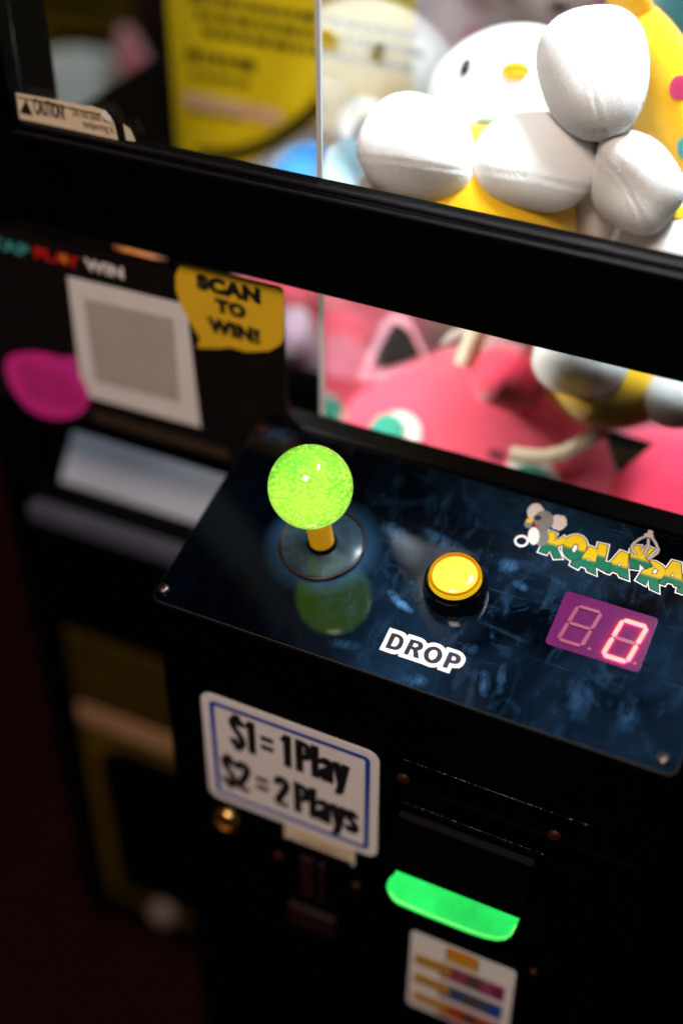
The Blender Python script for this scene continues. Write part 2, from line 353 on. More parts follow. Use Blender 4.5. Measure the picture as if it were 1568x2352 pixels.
M['panel'] = panel_mat()
def washer_mat():
    m = N('dusty_grey_washer'); f = m.ramp(m.noise(m.map(), 120, 6, 0.6, 1), 0.35, 0.75)
    return m.done(m.bsdf(m.mix(f, (0.016, 0.030, 0.048), (0.050, 0.085, 0.125)), 0.16))
M['washer'] = washer_mat()
def logo_mat():
    m = N('yellow_green_logo_print'); sep = m.n('SeparateXYZ'); m.l(m.tc.outputs['Object'], sep.inputs[0])
    # halftone dots where the yellow gives way to the green
    k = 2*math.pi/0.00042
    dx = m.math('SINE', m.math('MULTIPLY', sep.outputs[0], k)); dy = m.math('SINE', m.math('MULTIPLY', sep.outputs[1], k))
    h = m.math('ADD', m.math('MULTIPLY', sep.outputs[1], 1/0.0026), m.math('MULTIPLY', m.math('MULTIPLY', dx, dy), 0.35))
    f = m.ramp(h, 0.0, 0.35)
    c = m.mix(f, (0.0, 0.17, 0.085), (0.78, 0.56, 0.0))
    return m.done(m.bsdf(c, 0.3))
M['logo'] = logo_mat()

# ------------------------------------------------------------------ setting
Wy = 0.1125                                                  # front plane of the cabinet
m = MB(); m.box(-6, 6, -4, 8, -0.05, 0.0); fl = m.build('floor', M['floor']); fl['kind'] = 'structure'
m = MB(); m.box(-6, 6, 3.0, 3.1, 0.001, 3.0); wl = m.build('wall', M['wall']); wl['kind'] = 'structure'
m = MB(); m.box(-2.2, -2.1, -3.9, 2.999, 0.001, 3.0); wl = m.build('wall', M['wall']); wl['kind'] = 'structure'

# ------------------------------------------------------------------ claw machine
mach = thing('claw_machine', 'black claw machine cabinet with lit glass window and sloping control panel', 'claw machine', (0.12, 0.3, 0))
XL, XR, YB, ZT = -0.172, 0.45, 0.62, 1.60
ledge = 0.529; lw_top = 0.6008; fr_top = 0.6458; xin = -0.1205
m = MB()                                                      # black body panels around the openings
op_z0, op_z1 = 0.4185, 0.4775                                 # prize chute opening, see below
m.box(XL, XL+0.012, Wy, Wy+0.02, 0.02, op_z1)                  # left stile low
m.box(XL+0.012, 0.0, Wy, Wy+0.02, 0.325, op_z0)
m.box(XL, 0.0, Wy, Wy+0.02, op_z1, 0.520)
m.box(XL+0.012, 0.0, Wy+0.004, Wy+0.02, 0.02, 0.325)
m.box(0.0, XR, Wy, Wy+0.02, 0.02, ledge-0.03)
m.build('front_panel', M['black'], mach, bevel=0.001)
m = MB(); m.box(XL, XR, Wy+0.021, YB, 0.015, 0.03); m.build('base', M['black'], mach)
box('corner_post', XL, xin, Wy-0.006, Wy+0.03, fr_top-0.001, ZT, M['black'], mach, 0.002)
box('corner_post', 0.40, XR, Wy-0.006, Wy+0.03, 0.521, ZT, M['black'], mach, 0.002)
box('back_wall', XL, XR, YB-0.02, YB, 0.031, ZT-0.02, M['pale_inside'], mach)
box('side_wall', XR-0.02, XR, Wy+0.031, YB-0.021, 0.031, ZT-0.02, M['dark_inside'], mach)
box('side_wall', XL, XL+0.01, Wy+0.031, YB-0.021, 0.031, 0.60, M['black'], mach)
box('side_glass', XL+0.002, XL+0.006, Wy+0.031, YB-0.021, 0.601, ZT-0.021, M['glass'], mach, 0)
box('cabinet_roof', XL, XR, Wy, YB, ZT-0.019, ZT, M['black'], mach)
box('light_fitting', 0.22, 0.42, 0.115, 0.43, 1.560, 1.575, M['lamp_white'], mach)
box('door_frame', XL, 0.3995, Wy-0.008, Wy+0.012, lw_top, fr_top-0.0015, M['black'], mach, 0.0012)
box('light_baffle', -0.055, 0.3995, Wy+0.0125, Wy+0.040, 0.6025, 0.615, M['black'], mach, 0.001)  # added baffle, blocks panel reflections and upward spill of the lower lamp
tube('door_gasket', [(xin+0.001, Wy-0.0065, fr_top-0.0012), (0.14, Wy-0.0065, fr_top-0.0008), (0.399, Wy-0.0065, fr_top-0.0012)], 0.0011, M['rubber'], mach, 10)
tube('door_gasket', [(xin+0.001, Wy-0.0015, fr_top+0.0006), (0.14, Wy-0.0015, fr_top+0.0008), (0.399, Wy-0.0015, fr_top+0.0006)], 0.0013, M['rubber'], mach, 10)
box('window_glass', xin+0.001, 0.399, Wy+0.001, Wy+0.004, fr_top+0.0002, 1.579, M['glass'], mach, 0)
box('lower_glass', XL+0.002, 0.399, Wy+0.006, Wy+0.009, ledge-0.02, lw_top-0.0005, M['glass'], mach, 0)
box('window_ledge', 0.0095, 0.399, Wy-0.010, Wy+0.004, ledge-0.03, ledge, M['black'], mach, 0.0015)
# clear divider beside the prize chute
xd = 0.0212
box('divider_panel', xd-0.0008, xd+0.0008, Wy+0.0135, 0.42, 0.45, 1.15, M['acrylic'], mach, 0)
box('divider_edge', xd-0.0011, xd+0.0011, Wy+0.0118, Wy+0.0133, 0.45, 1.15, M['acrylic_edge'], mach, 0)
# console that carries the panel
XC = 0.2277
m = MB()
yb = Wy-0.0005
def zt(y): return 0.5+y*math.tan(TILT)-0.0033/math.cos(TILT)
prof = [(0.0015, 0.02), (yb, 0.02), (yb, zt(yb)), (0.0015, zt(0.0015))]
n = len(prof)
m.add([(0.0012, p[0], p[1]) for p in prof]+[(XC-0.0012, p[0], p[1]) for p in prof], [tuple(range(n)), tuple(range(n, 2*n))[::-1]]+[(i, n+i, n+(i+1) % n, (i+1) % n) for i in range(n)])
m.build('console', M['black'], mach, bevel=0.0012)
S1 = 0.1055
cp = plate('control_panel', rrect(0, XC, 0, S1, 0.0042, 8), -0.003, 0.0, M['panel'], mach, MP, bevel=0.0003)
M['panel_edge'] = pbr('dark_acrylic_edge', (0.010, 0.0085, 0.006), 0.45, 0.5, 500, 0.6, 1500, 0.0002, Specular_IOR_Level=0.25)
cp.data.materials.append(M['panel_edge'])
for p_ in cp.data.polygons: p_.material_index = 0 if p_.normal.z > 0.999 else 1
def toP(x, s, nn=0.0): return O+np.array([x, 0, 0])+VP*s+NP*nn
def screw(x, s, mat, parent, r=0.0026):
    c = toP(x, s, 0.0002)
    o = lathe('screw', [(r*1.0, 0), (r*0.97, 0.0007), (r*0.75, 0.0013), (r*0.34, 0.0015), (r*0.30, 0.0006), (0.0001, 0.0006)], c, NP, mat, parent, 24)
    return o
screw(0.0034, 0.0062, M['dark_steel'], cp); screw(0.2214, 0.0054, M['dark_steel'], cp); screw(0.0018+0.0022, 0.1008, M['red_lit_screw'], cp); screw(0.2214, 0.1008, M['red_lit_screw'], cp)

# printed logo on the panel
SA = 280/1568
def A(p): return onP((1950+p[0]*SA)*.6272, (1930+p[1]*SA)*.6272)
def B(p): return onP((2220+p[0]*SA)*.6272, (1930+p[1]*SA)*.6272)
def smooth_ring(p, k=3):
    n = len(p); out = []
    for i in range(n):
        p0, p1, p2, p3 = (np.array(p[(i+j-1) % n], float) for j in range(4))
        for t in np.arange(k)/k:
            out.append(tuple(0.5*((2*p1)+(p2-p0)*t+(2*p0-5*p1+4*p2-p3)*t*t+(3*p1-p0-3*p2+p3)*t**3)))
    return out
LET = [
 ('A', [(340,95),(478,150),(432,312),(635,205),(718,290),(700,330),(500,402),(488,440),(578,640),(435,645),(345,470),(275,555),(130,505),(210,350)], [], (300,352), 0),
 ('A', [(700,240),(790,190),(890,175),(990,200),(1070,280),(1100,380),(1080,470),(1020,590),(930,660),(820,682),(720,640),(640,550),(618,470),(640,350)], [[(880,345),(930,390),(915,470),(860,540),(805,535),(785,470),(820,385)]], (850,470), 1),
 ('A', [(1160,405),(1312,465),(1308,600),(1262,800),(1290,985),(1120,905),(1095,832),(970,785),(915,852),(775,778),(800,715),(985,660),(1060,550)], [[(1140,630),(1155,722),(1080,690)]], (1110,690), 0),
 ('A', [(1345,345),(1530,385),(1458,728),(1625,748),(1595,850),(1560,945),(1400,880),(1270,800)], [], (1400,620), 0),
 ('B', [(285,500),(445,560),(420,860),(435,1080),(275,1020),(235,945),(105,900),(50,955),(-10,935),(60,850),(90,720)], [[(275,720),(287,832),(198,800)]], (260,820), 0),
 ('B', [(490,470),(570,390),(695,400),(665,530),(825,400),(975,470),(780,645),(955,820),(810,872),(665,745),(645,875),(475,850)], [], (640,680), 0),
 ('B', [(875,690),(1000,722),(1130,795),(1205,890),(1200,975),(1140,1060),(1042,1092),(1060,1345),(900,1265),(880,1190),(860,1065),(790,1190),(610,1090),(745,884),(812,878),(960,820)], [[(980,835),(1058,900),(1020,972),(915,975),(940,890)]], (880,1025), 0),
 ('B', [(1345,700),(1510,745),(1530,980),(1545,1240),(1390,1210),(1365,1160),(1225,1125),(1180,1190),(1062,1150),(1105,1080),(1200,950),(1212,880)], [[(1355,935),(1388,1048),(1290,1012)]], (1340,1060), 0),
 ('B', [(1560,1000),(1640,890),(1740,930),(1860,1160),(1900,1000),(2010,1040),(1960,1480),(1840,1420),(1720,1220),(1660,1400),(1440,1330),(1450,1265),(1545,1240)], [], (1600,1180), 0),
 ('B', [(2050,1060),(2420,1180),(2400,1280),(2150,1210),(2130,1280),(2330,1340),(2310,1420),(2110,1360),(2095,1430),(2340,1510),(2320,1620),(1980,1500)], [], (2150,1330), 0)]
def offset(poly, d):
    p = np.array(poly, float); n = len(p); ar = 0.5*np.sum(p[:, 0]*np.roll(p[:, 1], -1)-np.roll(p[:, 0], -1)*p[:, 1])
    sg = 1 if ar > 0 else -1; out = []
    for i in range(n):
        a, b, c = p[i-1], p[i], p[(i+1) % n]
        e1 = (b-a)/np.linalg.norm(b-a); e2 = (c-b)/np.linalg.norm(c-b)
        n1 = np.array([e1[1], -e1[0]])*sg; n2 = np.array([e2[1], -e2[0]])*sg
        k = (n1+n2); q = np.dot(k, k)
        k = k*min(2/q, 1.6) if q > 1e-6 else n1
        out.append(tuple(b+k*d))
    return out
logo = thing('logo', '', '', toP(0.17, 0.08)); del logo['label']; del logo['category']
logo.parent = mach; logo.matrix_parent_inverse = W2['claw_machine'].inverted()
outl = []; dark = []
for w, poly, holes, mid, sm in LET:
    T = A if w == 'A' else B
    P2 = [T(p) for p in poly]; H2 = [[T(p) for p in h] for h in holes]
    if sm: P2 = smooth_ring(P2); H2 = [smooth_ring(h) for h in H2]
    c = T(mid)
    mwl = MP @ Matrix.Translation((c[0], c[1], 0.0))
    sh = lambda r: [(p[0]-c[0], p[1]-c[1]) for p in r]
    sheet('letter', [sh(P2)]+[sh(h) for h in H2], M['logo'], logo, mwl, 0.00030)
    outl.append(offset(P2, 0.00095)); dark.append(offset(P2, 0.00042))
    for h in H2: dark.append(h)
sheet('letter_shadow', dark, M['ink'], logo, MP, 0.00022, 1)
sheet('letter_outline', outl, M['white_print'], logo, MP, 0.00012, 1)
holes_in = [offset([((A if w == 'A' else B)(p)) for p in h], -0.00035) for w, _, hs, _, _ in LET for h in hs]
for h in holes_in: sheet('letter_counter', [h], M['white_print'], logo, MP, 0.00026)
# claw drawing above the second K
def Bl(pts, wd): 
    p = [np.array(B(q)) for q in pts]; L = []; R_ = []
    for i in range(len(p)):
        t = p[min(i+1, len(p)-1)]-p[max(i-1, 0)]; t /= np.linalg.norm(t); nn = np.array([-t[1], t[0]]); L.append(tuple(p[i]+nn*wd/2)); R_.append(tuple(p[i]-nn*wd/2))
    return L+R_[::-1]
M['logo_grey'] = pbr('grey_logo_print', (0.50, 0.47, 0.44), 0.4, 0.05, 200)
arms = [[(790,205),(680,250),(570,330),(510,400),(530,480),(595,580)], [(850,250),(850,340),(845,430),(750,590)], [(920,220),(1000,340),(1060,480),(1040,540),(960,600),(840,680)]]
for i, a in enumerate(arms):
    sheet('claw_arm_outline', [Bl(a, 0.00155)], M['ink'], logo, MP, 0.00034+i*0.00002, 1)
    sheet('claw_arm', [Bl(a, 0.00105)], M['logo_grey'], logo, MP, 0.00040+i*0.00002, 1)
sheet('claw_hub', [[B(p) for p in [(760,150),(830,140),(850,70),(950,95),(940,160),(965,190),(950,250),(780,215)]]], M['logo_grey'], logo, MP, 0.00048)
# small grey bear-like emblem left of the lettering
SK = 220/1568
def K(p): return onP((1870+p[0]*SK)*.6272, (1830+p[1]*SK)*.6272)
M['emb_grey'] = pbr('grey_emblem_print', (0.20, 0.20, 0.20), 0.4, 0.1, 300); M['emb_pale'] = pbr('pale_emblem_print', (0.60, 0.56, 0.53), 0.4, 0.06, 300)
def fuzzy(c, r, k, a, s):
    rr = np.random.default_rng(s); return [(c[0]+r[0]*(1+a*rr.uniform(-1, 1))*math.cos(t), c[1]+r[1]*(1+a*rr.uniform(-1, 1))*math.sin(t)) for t in np.linspace(0, 2*math.pi, k, endpoint=False)]
emb = [('emblem_ear', fuzzy((640, 350), (220, 235), 30, 0.06, 1), 'emb_pale', .00044), ('emblem_ear', fuzzy((1240, 610), (215, 205), 30, 0.09, 2), 'emb_pale', .00045),
       ('emblem_head', fuzzy((850, 560), (260, 260), 24, 0.02, 3), 'emb_grey', .00050), ('emblem_nose', fuzzy((690, 490), (105, 70), 16, 0.02, 4), 'ink', .00056),
       ('emblem_body', fuzzy((790, 1000), (200, 230), 20, 0.02, 5), 'emb_grey', .00038), ('emblem_belly', fuzzy((590, 960), (150, 230), 20, 0.02, 6), 'white_print', .00042),
       ('emblem_hand', fuzzy((450, 660), (110, 100), 16, 0.02, 7), 'emb_grey', .00054), ('emblem_token', fuzzy((480, 570), (95, 60), 16, 0.02, 8), 'yellow_ink', .00058), ('emblem_tongue', fuzzy((690, 690), (50, 40), 12, 0.02, 9), 'red_ink', .00057)]
for nme, ring, mt, nn in emb: sheet(nme, [[K(p) for p in ring]], M[mt], logo, MP, nn)
foot = fuzzy((270, 1090), (190, 160), 24, 0.02, 10)
sheet('emblem_foot', [[K(p) for p in foot], [K((270+(p[0]-270)*.7, 1090+(p[1]-1090)*.62)) for p in foot]], M['white_print'], logo, MP, .00036)

# DROP lettering
def Dp(p): return onP((1380+p[0]*340/1568)*.6272, (2280+p[1]*340/1568)*.6272)
DR = [[(250,178),(330,195),(400,225),(442,272),(450,320),(432,390),(392,440),(340,466),(280,465),(137,425)], [(310,247),(355,262),(374,300),(365,350),(332,398),(290,410),(235,397)],
      [(570,283),(690,315),(758,348),(781,395),(767,443),(725,470),(680,480),(698,522),(705,617),(612,588),(608,482),(582,452),(568,458),(520,555),(445,528)], [(625,350),(680,366),(694,387),(680,413),(640,422),(600,405)],
      [(940,408),(1010,420),(1070,460),(1101,520),(1097,590),(1060,650),(1000,688),(930,696),(860,675),(806,625),(788,560),(802,490),(860,432)], [(962,468),(1000,480),(1018,515),(1008,570),(970,618),(922,633),(884,608),(872,560),(888,508),(920,480)],
      [(1218,495),(1340,530),(1400,566),(1420,620),(1404,668),(1360,702),(1300,705),(1225,685),(1180,780),(1098,752)], [(1272,572),(1315,586),(1333,610),(1320,638),(1290,646),(1252,632)]]
DO = [(218,88),(430,160),(480,190),(512,235),(535,195),(740,260),(810,305),(850,362),(920,342),(1000,348),(1080,380),(1130,420),(1160,457),(1180,415),(1380,480),(1450,530),(1490,600),(1480,670),(1440,730),(1380,768),(1260,765),(1215,860),(1010,790),(1028,745),(960,760),(880,750),(780,710),(770,705),(355,568),(372,522),(320,537),(230,525),(38,455)]
def rounded(ring, k=3, lim=24):           # smooth the bends of a ring, keep its sharp corners
    out = []; p = [np.array(q, float) for q in ring]; n_ = len(p)
    def ang(i):
        a_, b_ = p[i]-p[i-1], p[(i+1) % n_]-p[i]; return math.degrees(math.acos(max(-1, min(1, a_@b_/np.linalg.norm(a_)/np.linalg.norm(b_)))))
    sharp = [ang(i) > 58 for i in range(n_)]
    for i in range(n_):
        p0, p1, p2, p3 = p[i-1], p[i], p[(i+1) % n_], p[(i+2) % n_]
        m1 = (p2-p1) if sharp[i] else (p2-p0)/2; m2 = (p2-p1) if sharp[(i+1) % n_] else (p3-p1)/2
        for t in np.arange(k)/k:
            h = (2*t**3-3*t*t+1)*p1+(t**3-2*t*t+t)*m1+(-2*t**3+3*t*t)*p2+(t**3-t*t)*m2; out.append(tuple(h))
    return out
drop = sheet('drop_lettering', [[Dp(q) for q in rounded(g)] for g in DR], M['navy_ink'], mach, MP, 0.0003)
drop['label'] = 'black DROP lettering with thick white outline'
sheet('drop_outline', [[Dp(q) for q in rounded(DO)]], M['white_print'], drop, MP, 0.00015, 1)

# score display
disp = plate('score_display', rrect(0.1630, 0.2017, 0.0379, 0.0647, 0.0016), -0.0004, 0.00025, M['display'], mach, MP)
disp['label'] = 'magenta two-digit score window showing a lit 0'
SD = 600/1568
def Q(p): return onP((1900+p[0]*SD)*.6272, (2100+p[1]*SD)*.6272)
def seven(c, w, h, sl, tk, lit):
    """c centre of digit in panel coordinates; slanted seven segment digit"""
    g = 0.00022; W_, H_ = w/2, h/2; t = tk/2
    def hs(y): return [(-W_+t+g, y), (-W_+2*t+g, y+t), (W_-2*t-g, y+t), (W_-t-g, y), (W_-2*t-g, y-t), (-W_+2*t+g, y-t)]
    def vs(x, y0, y1): return [(x, y0+g), (x+t, y0+t+g), (x+t, y1-t-g), (x, y1-g), (x-t, y1-t-g), (x-t, y0+t+g)]
    segs = {'a': hs(H_-t), 'g': hs(0), 'd': hs(-H_+t), 'f': vs(-W_+t, 0, H_-t), 'b': vs(W_-t, 0, H_-t), 'e': vs(-W_+t, -H_+t, 0), 'c': vs(W_-t, -H_+t, 0)}
    for k, r in segs.items():
        ring = [(c[0]+x+sl*y, c[1]+y) for x, y in r]
        a = sum(ring[i-1][0]*ring[i][1]-ring[i][0]*ring[i-1][1] for i in range(6))
        if a < 0: ring = ring[::-1]
        sg_ = plate('segment', ring, 0.0003, 0.00075, M['seg_on'] if k in lit else M['seg_off'], disp, MP)
        if k in lit:
            sg_.data.materials.append(M['seg_side'])
            for p in sg_.data.polygons: p.material_index = 1 if len(p.vertices) == 4 else 0
cl, cr = Q((578, 510)), Q((1010, 650))
seven(cl, 0.0112, 0.0192, 0.14, 0.0015, ''); seven(cr, 0.0116, 0.0200, 0.14, 0.0017, 'abcdef')
for q in ((668, 728), (1103, 868)):
    c = Q(q); plate('decimal_point', [(c[0]+0.0007*math.cos(t), c[1]+0.0007*math.sin(t)) for t in np.linspace(0, 2*math.pi, 16, endpoint=False)], 0.0003, 0.0006, M['seg_off'], disp, MP)

# bill acceptor on the console front
bill = box('bill_acceptor', 0.1125, 0.2225, -0.0025, 0.001, 0.335, 0.4425, M['black'], mach, 0.0010)
bill['label'] = 'black bill acceptor plate with glowing green tray'
def bz(u, v, y): return onY(u, v, y)
hx0, hx1 = bz(912, 2000, -0.010)[0], bz(1192, 2110, -0.010)[0]
ht = bz(912, 1992, -0.010)[2]
hood = MB()
pr = [(-0.0027, ht+0.034), (-0.0075, ht+0.031), (-0.0125, ht+0.001), (-0.0105, ht-0.001), (-0.0027, ht-0.001)]
n = len(pr); hood.add([(hx0-0.002, p[0], p[1]) for p in pr]+[(hx1+0.002, p[0], p[1]) for p in pr], [tuple(range(n))[::-1], tuple(range(n, 2*n))]+[(i, (i+1) % n, n+(i+1) % n, n+i) for i in range(n)])
hood.build('hood', M['black'], bill, bevel=0.0006)
# green tray: rounded lip sloping out under the hood
def tray_ring(y, z, x0, x1): return None
yt, zt0 = -0.0100, ht
tv = []; tf = []
TL, TR_, = hx0, hx1
# outline of the sloping face in (x along, q down the slope)
sl_len = 0.0255; ang = math.radians(52)
qd = np.array([0, -math.cos(ang), -math.sin(ang)])*0.64
wdt = TR_-TL
face = [(0.0, 0.0), (-0.0004, 0.005), (-0.0020, 0.0085), (-0.0026, 0.0125), (-0.0022, 0.0165), (-0.0004, 0.0200), (0.0018, 0.0228), (0.0045, 0.0243),
        (wdt*0.35, 0.0250), (wdt*0.68, 0.0250), (wdt-0.012, 0.0244), (wdt-0.0065, 0.0228), (wdt-0.003, 0.0200), (wdt-0.0012, 0.0165), (wdt-0.0004, 0.010), (wdt, 0.0)]
org = np.array([TL, yt, zt0])
nf = np.cross(np.array([1.0, 0, 0]), qd); nf = nf if nf[1] < 0 else -nf
n = len(face)
top = [org+np.array([p[0], 0, 0])+qd*p[1] for p in face]
cxy = np.mean(top, axis=0)
ins = [cxy+(p-cxy)*0.90+nf*0.0012 for p in top]
for p in top: p += 0
bot = [p-nf*0.005 for p in top]
mb = MB(); mb.add(ins+top+bot, [tuple(range(n))]+[(i, n+i, n+(i+1) % n, (i+1) % n) for i in range(n)]+[(n+i, 2*n+i, 2*n+(i+1) % n, n+(i+1) % n) for i in range(n)]+[tuple(range(2*n, 3*n))[::-1]])
tray = mb.build('bill_tray', M['green_lit'], bill, bevel=0)
bm = bmesh.new(); bm.from_mesh(tray.data); bmesh.ops.recalc_face_normals(bm, faces=bm.faces); bm.to_mesh(tray.data); bm.free()
tray['label'] = 'glowing green bill tray with rounded lip'
rim = [tuple(org+np.array([p[0], 0, 0])+qd*(p[1]-0.0028)+nf*0.0016) for p in face[5:-1]]
tube('tray_rim', rim, 0.0006, M['green_rim'], bill, 8)
def fscrew(u, v, y, mat, parent, r=0.003):
    c = onY(u, v, y); return lathe('screw', [(r, 0), (r*0.9, 0.0010), (r*0.5, 0.0016), (0.0001, 0.0017)], c, (0, -1, 0), mat, parent, 20)
fscrew(927, 1788, -0.0027, M['red_lit_screw'], bill); fscrew(1273, 1918, -0.0027, M['red_lit_screw'], bill)
fscrew(1225, 2300-68, -0.0027, M['red_lit_screw'], bill, 0.002)
# fold line of the cover above the hood
a0, a1 = onY(924, 1841, -0.0027), onY(1247, 1963, -0.0027)
box('cover_fold', a0[0], a1[0], -0.0046, -0.0024, a0[2]-0.010, a0[2]+0.0003, M['black'], bill, 0.0005)

def glint_flecks():  # glints along the edges, put into the colour as pale flecks
    m = N('edge_glint_flecks'); f = m.ramp(m.noise(m.map(), 900, 4, 0.7), 0.54, 0.68)
    return m.done(m.bsdf(m.mix(f, (0.004, 0.004, 0.004), (0.55, 0.50, 0.44)), 0.35))
M['glint_flecks'] = glint_flecks()
tube('edge_glint', [onY(924, 1743, -0.0027), onY(1140, 1821, -0.0027), onY(1358, 1899, -0.0027)], 0.00017, M['glint_flecks'], bill, 6)
tube('edge_glint', [onY(924, 1841, -0.0047), onY(1247, 1963, -0.0047)], 0.00010, M['glint_flecks'], bill, 6)
# coin slot, lock
c0, c1 = onY(690, 1950, 0.0), onY(770, 2085, 0.0)
coin = box('coin_mechanism', c0[0]-0.008, c1[0]+0.008, -0.0012, 0.001, c1[2]-0.030, c0[2]+0.004, M['black'], mach, 0.0006)
coin['label'] = 'dark coin slot plate beneath the price sticker'
box('coin_slot', c0[0]+0.001, c0[0]+0.0075, -0.0030, -0.0010, c1[2]+0.004, c0[2]-0.002, M['red_glow'], coin, 0.0004)
box('coin_slot', c0[0]+0.0105, c0[0]+0.0135, -0.0030, -0.0010, c1[2]+0.004, c0[2]-0.002, M['red_glow'], coin, 0.0004)
box('coin_return', c0[0]-0.006, c1[0]+0.001, -0.0040, -0.0010, c1[2]-0.021, c1[2]-0.006, M['red_glow'], coin, 0.0008)
fscrew(640, 1965, -0.0002, M['red_lit_screw'], mach, 0.0024); fscrew(818, 2034, -0.0002, M['red_lit_screw'], mach, 0.0024)
lk = onY(524, 1880, 0.0)
lock = lathe('lock', [(0.0070, -0.001), (0.0070, 0.0018), (0.0060, 0.0032), (0.0046, 0.0036), (0.0044, 0.0028), (0.0001, 0.0028)], lk, (0, -1, 0), M['brass'], mach, 32)
lock['label'] = 'round brass key lock below the price sticker'
box('keyhole', lk[0]-0.0005, lk[0]+0.0005, lk[1]-0.0031, lk[1]-0.0027, lk[2]-0.0025, lk[2]+0.0025, M['ink'], lock, 0)
# prize chute behind the opening under the scan card
pc = [onY(*p, Wy) for p in ((128, 1075), (208, 985), (500, 1075), (500, 1295), (75, 1145))]
mb = MB(); 
mb.add([(-0.149, Wy+0.021, 0.4185), (0.0, Wy+0.021, 0.4185), (0.0, Wy+0.055, 0.461), (-0.149, Wy+0.055, 0.461)], [(0, 1, 2, 3)])
mb.build('prize_chute', M['ramp'], mach)
box('chute_back', XL+0.012, xd-0.002, Wy+0.080, Wy+0.084, 0.31, 0.493, M['black'], mach)
box('chute_sill', -0.150, 0.0, Wy-0.010, Wy-0.0002, 0.412, 0.4225, M['sill'], mach, 0.002)
# prize door low on the left, yellow surround with a black arched flap
pd = [onY(*p, Wy) for p in ((152, 1450), (370, 1530), (172, 1612), (365, 1672))]
zt_, zs1, zs0 = 0.319, 0.2545, 0.2385
def arch(x0, x1, z0, z1, r, k=8):
    o = [(x0, z0), (x1, z0)]
    for i in range(k+1): a = math.pi/2*i/k; o.append((x1-r+r*math.cos(a), z1-r+r*math.sin(a)))
    for i in range(k+1): a = math.pi/2+math.pi/2*i/k; o.append((x0+r+r*math.cos(a), z1-r+r*math.sin(a)))
    return o
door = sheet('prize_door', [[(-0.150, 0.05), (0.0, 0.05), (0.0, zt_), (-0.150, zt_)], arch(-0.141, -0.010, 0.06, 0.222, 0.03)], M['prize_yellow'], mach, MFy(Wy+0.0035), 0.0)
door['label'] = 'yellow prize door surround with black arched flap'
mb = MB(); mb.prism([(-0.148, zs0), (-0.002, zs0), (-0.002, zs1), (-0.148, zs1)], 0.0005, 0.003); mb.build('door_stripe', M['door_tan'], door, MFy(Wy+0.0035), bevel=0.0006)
plate('door_shade_plate', [(-0.148, zs1+0.0003), (-0.002, zs1+0.0003), (-0.002, zt_-0.001), (-0.148, zt_-0.001)], 0.0005, 0.002, M['door_shaded'], door, MFy(Wy+0.0035))  # upper part of the yellow door, darkened in colour for the sill's shade
plate('door_flap', arch(-0.141, -0.010, 0.06, 0.222, 0.03), -0.006, -0.002, M['black_gloss'], door, MFy(Wy+0.0035))
kb = onY(380, 2092, Wy)
lathe('foot_knob', [(0.010, 0), (0.010, 0.004), (0.0085, 0.007), (0.005, 0.009), (0.0001, 0.0095)], kb, (0, -1, 0), M['knob'], mach, 32)

# ------------------------------------------------------------------ joystick
bx, bs = 0.0579, 0.0511
foot_c = toP(bx, bs); ball_c = toP(bx, bs, 0.041); RB = 0.0175
joy = thing('joystick', 'joystick with glowing lime green bubble ball on a yellow shaft', 'joystick', foot_c)
lathe('dust_washer', [(0.0185, 0.0002), (0.0185, 0.0009), (0.0180, 0.0012), (0.0005, 0.0012)], foot_c, NP, M['washer'], joy, 96)
pts = [foot_c+NP*0.0012+(np.array([1, 0, 0])*math.cos(t)+VP*math.sin(t))*0.0184 for t in np.linspace(0, 2*math.pi, 97)]
tube('washer_rim', pts, 0.00075, M['bronze'], joy, 8)
lathe('shaft_collar', [(0.0066, 0.0012), (0.0066, 0.0020), (0.0056, 0.0032)], foot_c, NP, M['black_gloss'], joy, 40)
lathe('shaft', [(0.0052, 0.0020), (0.0053, 0.0026), (0.0053, 0.0250)], foot_c, NP, M['shaft'], joy, 48)
def uvs(c, r, nu=64, nv=40):
    v = []; f = []
    for j in range(nv+1):
        p = math.pi*j/nv
        for i in range(nu): t = 2*math.pi*i/nu; v.append((c[0]+r*math.sin(p)*math.cos(t), c[1]+r*math.sin(p)*math.sin(t), c[2]+r*math.cos(p)))
    for j in range(nv):
        for i in range(nu): f.append((j*nu+i, (j+1)*nu+i, (j+1)*nu+(i+1) % nu, j*nu+(i+1) % nu))
    return v, f
ball = mk('ball', *uvs((0, 0, 0), RB, 96, 64), M['ball'], joy, Matrix.Translation(Vector(ball_c)), True)
mk('ball_core', *uvs((0, 0, 0), RB*0.70, 64, 40), M['core'], ball, Matrix.Translation(Vector(ball_c)), True)
bmi = bmesh.new(); bmesh.ops.create_icosphere(bmi, subdivisions=2, radius=1.0)
iv = np.array([q.co[:] for q in bmi.verts]); ifc = np.array([[q.index for q in f.verts] for f in bmi.faces]); bmi.free()
bv = []; bf = []; cnt = 0
while cnt < 1700:
    d = rng.normal(size=3); d /= np.linalg.norm(d)
    side = -np.dot(d, FW)*0.5+0.5
    hgt = np.dot(d, UP)
    if hgt > 0.45 and rng.random() > 0.30: continue
    if hgt > 0.15 and np.dot(d, RT) < -0.35 and rng.random() > 0.35: continue
    rad = RB*rng.uniform(0.70, 0.88); s = RB*abs(rng.normal(0.019, 0.008))+RB*0.007
    bv.append(iv*s+d*rad); bf.append(ifc+cnt*len(iv)); cnt += 1
bb = mk('bubbles', np.concatenate(bv), np.concatenate(bf), M['bubble'], ball, Matrix.Translation(Vector(ball_c)), True); bb['kind'] = 'stuff'

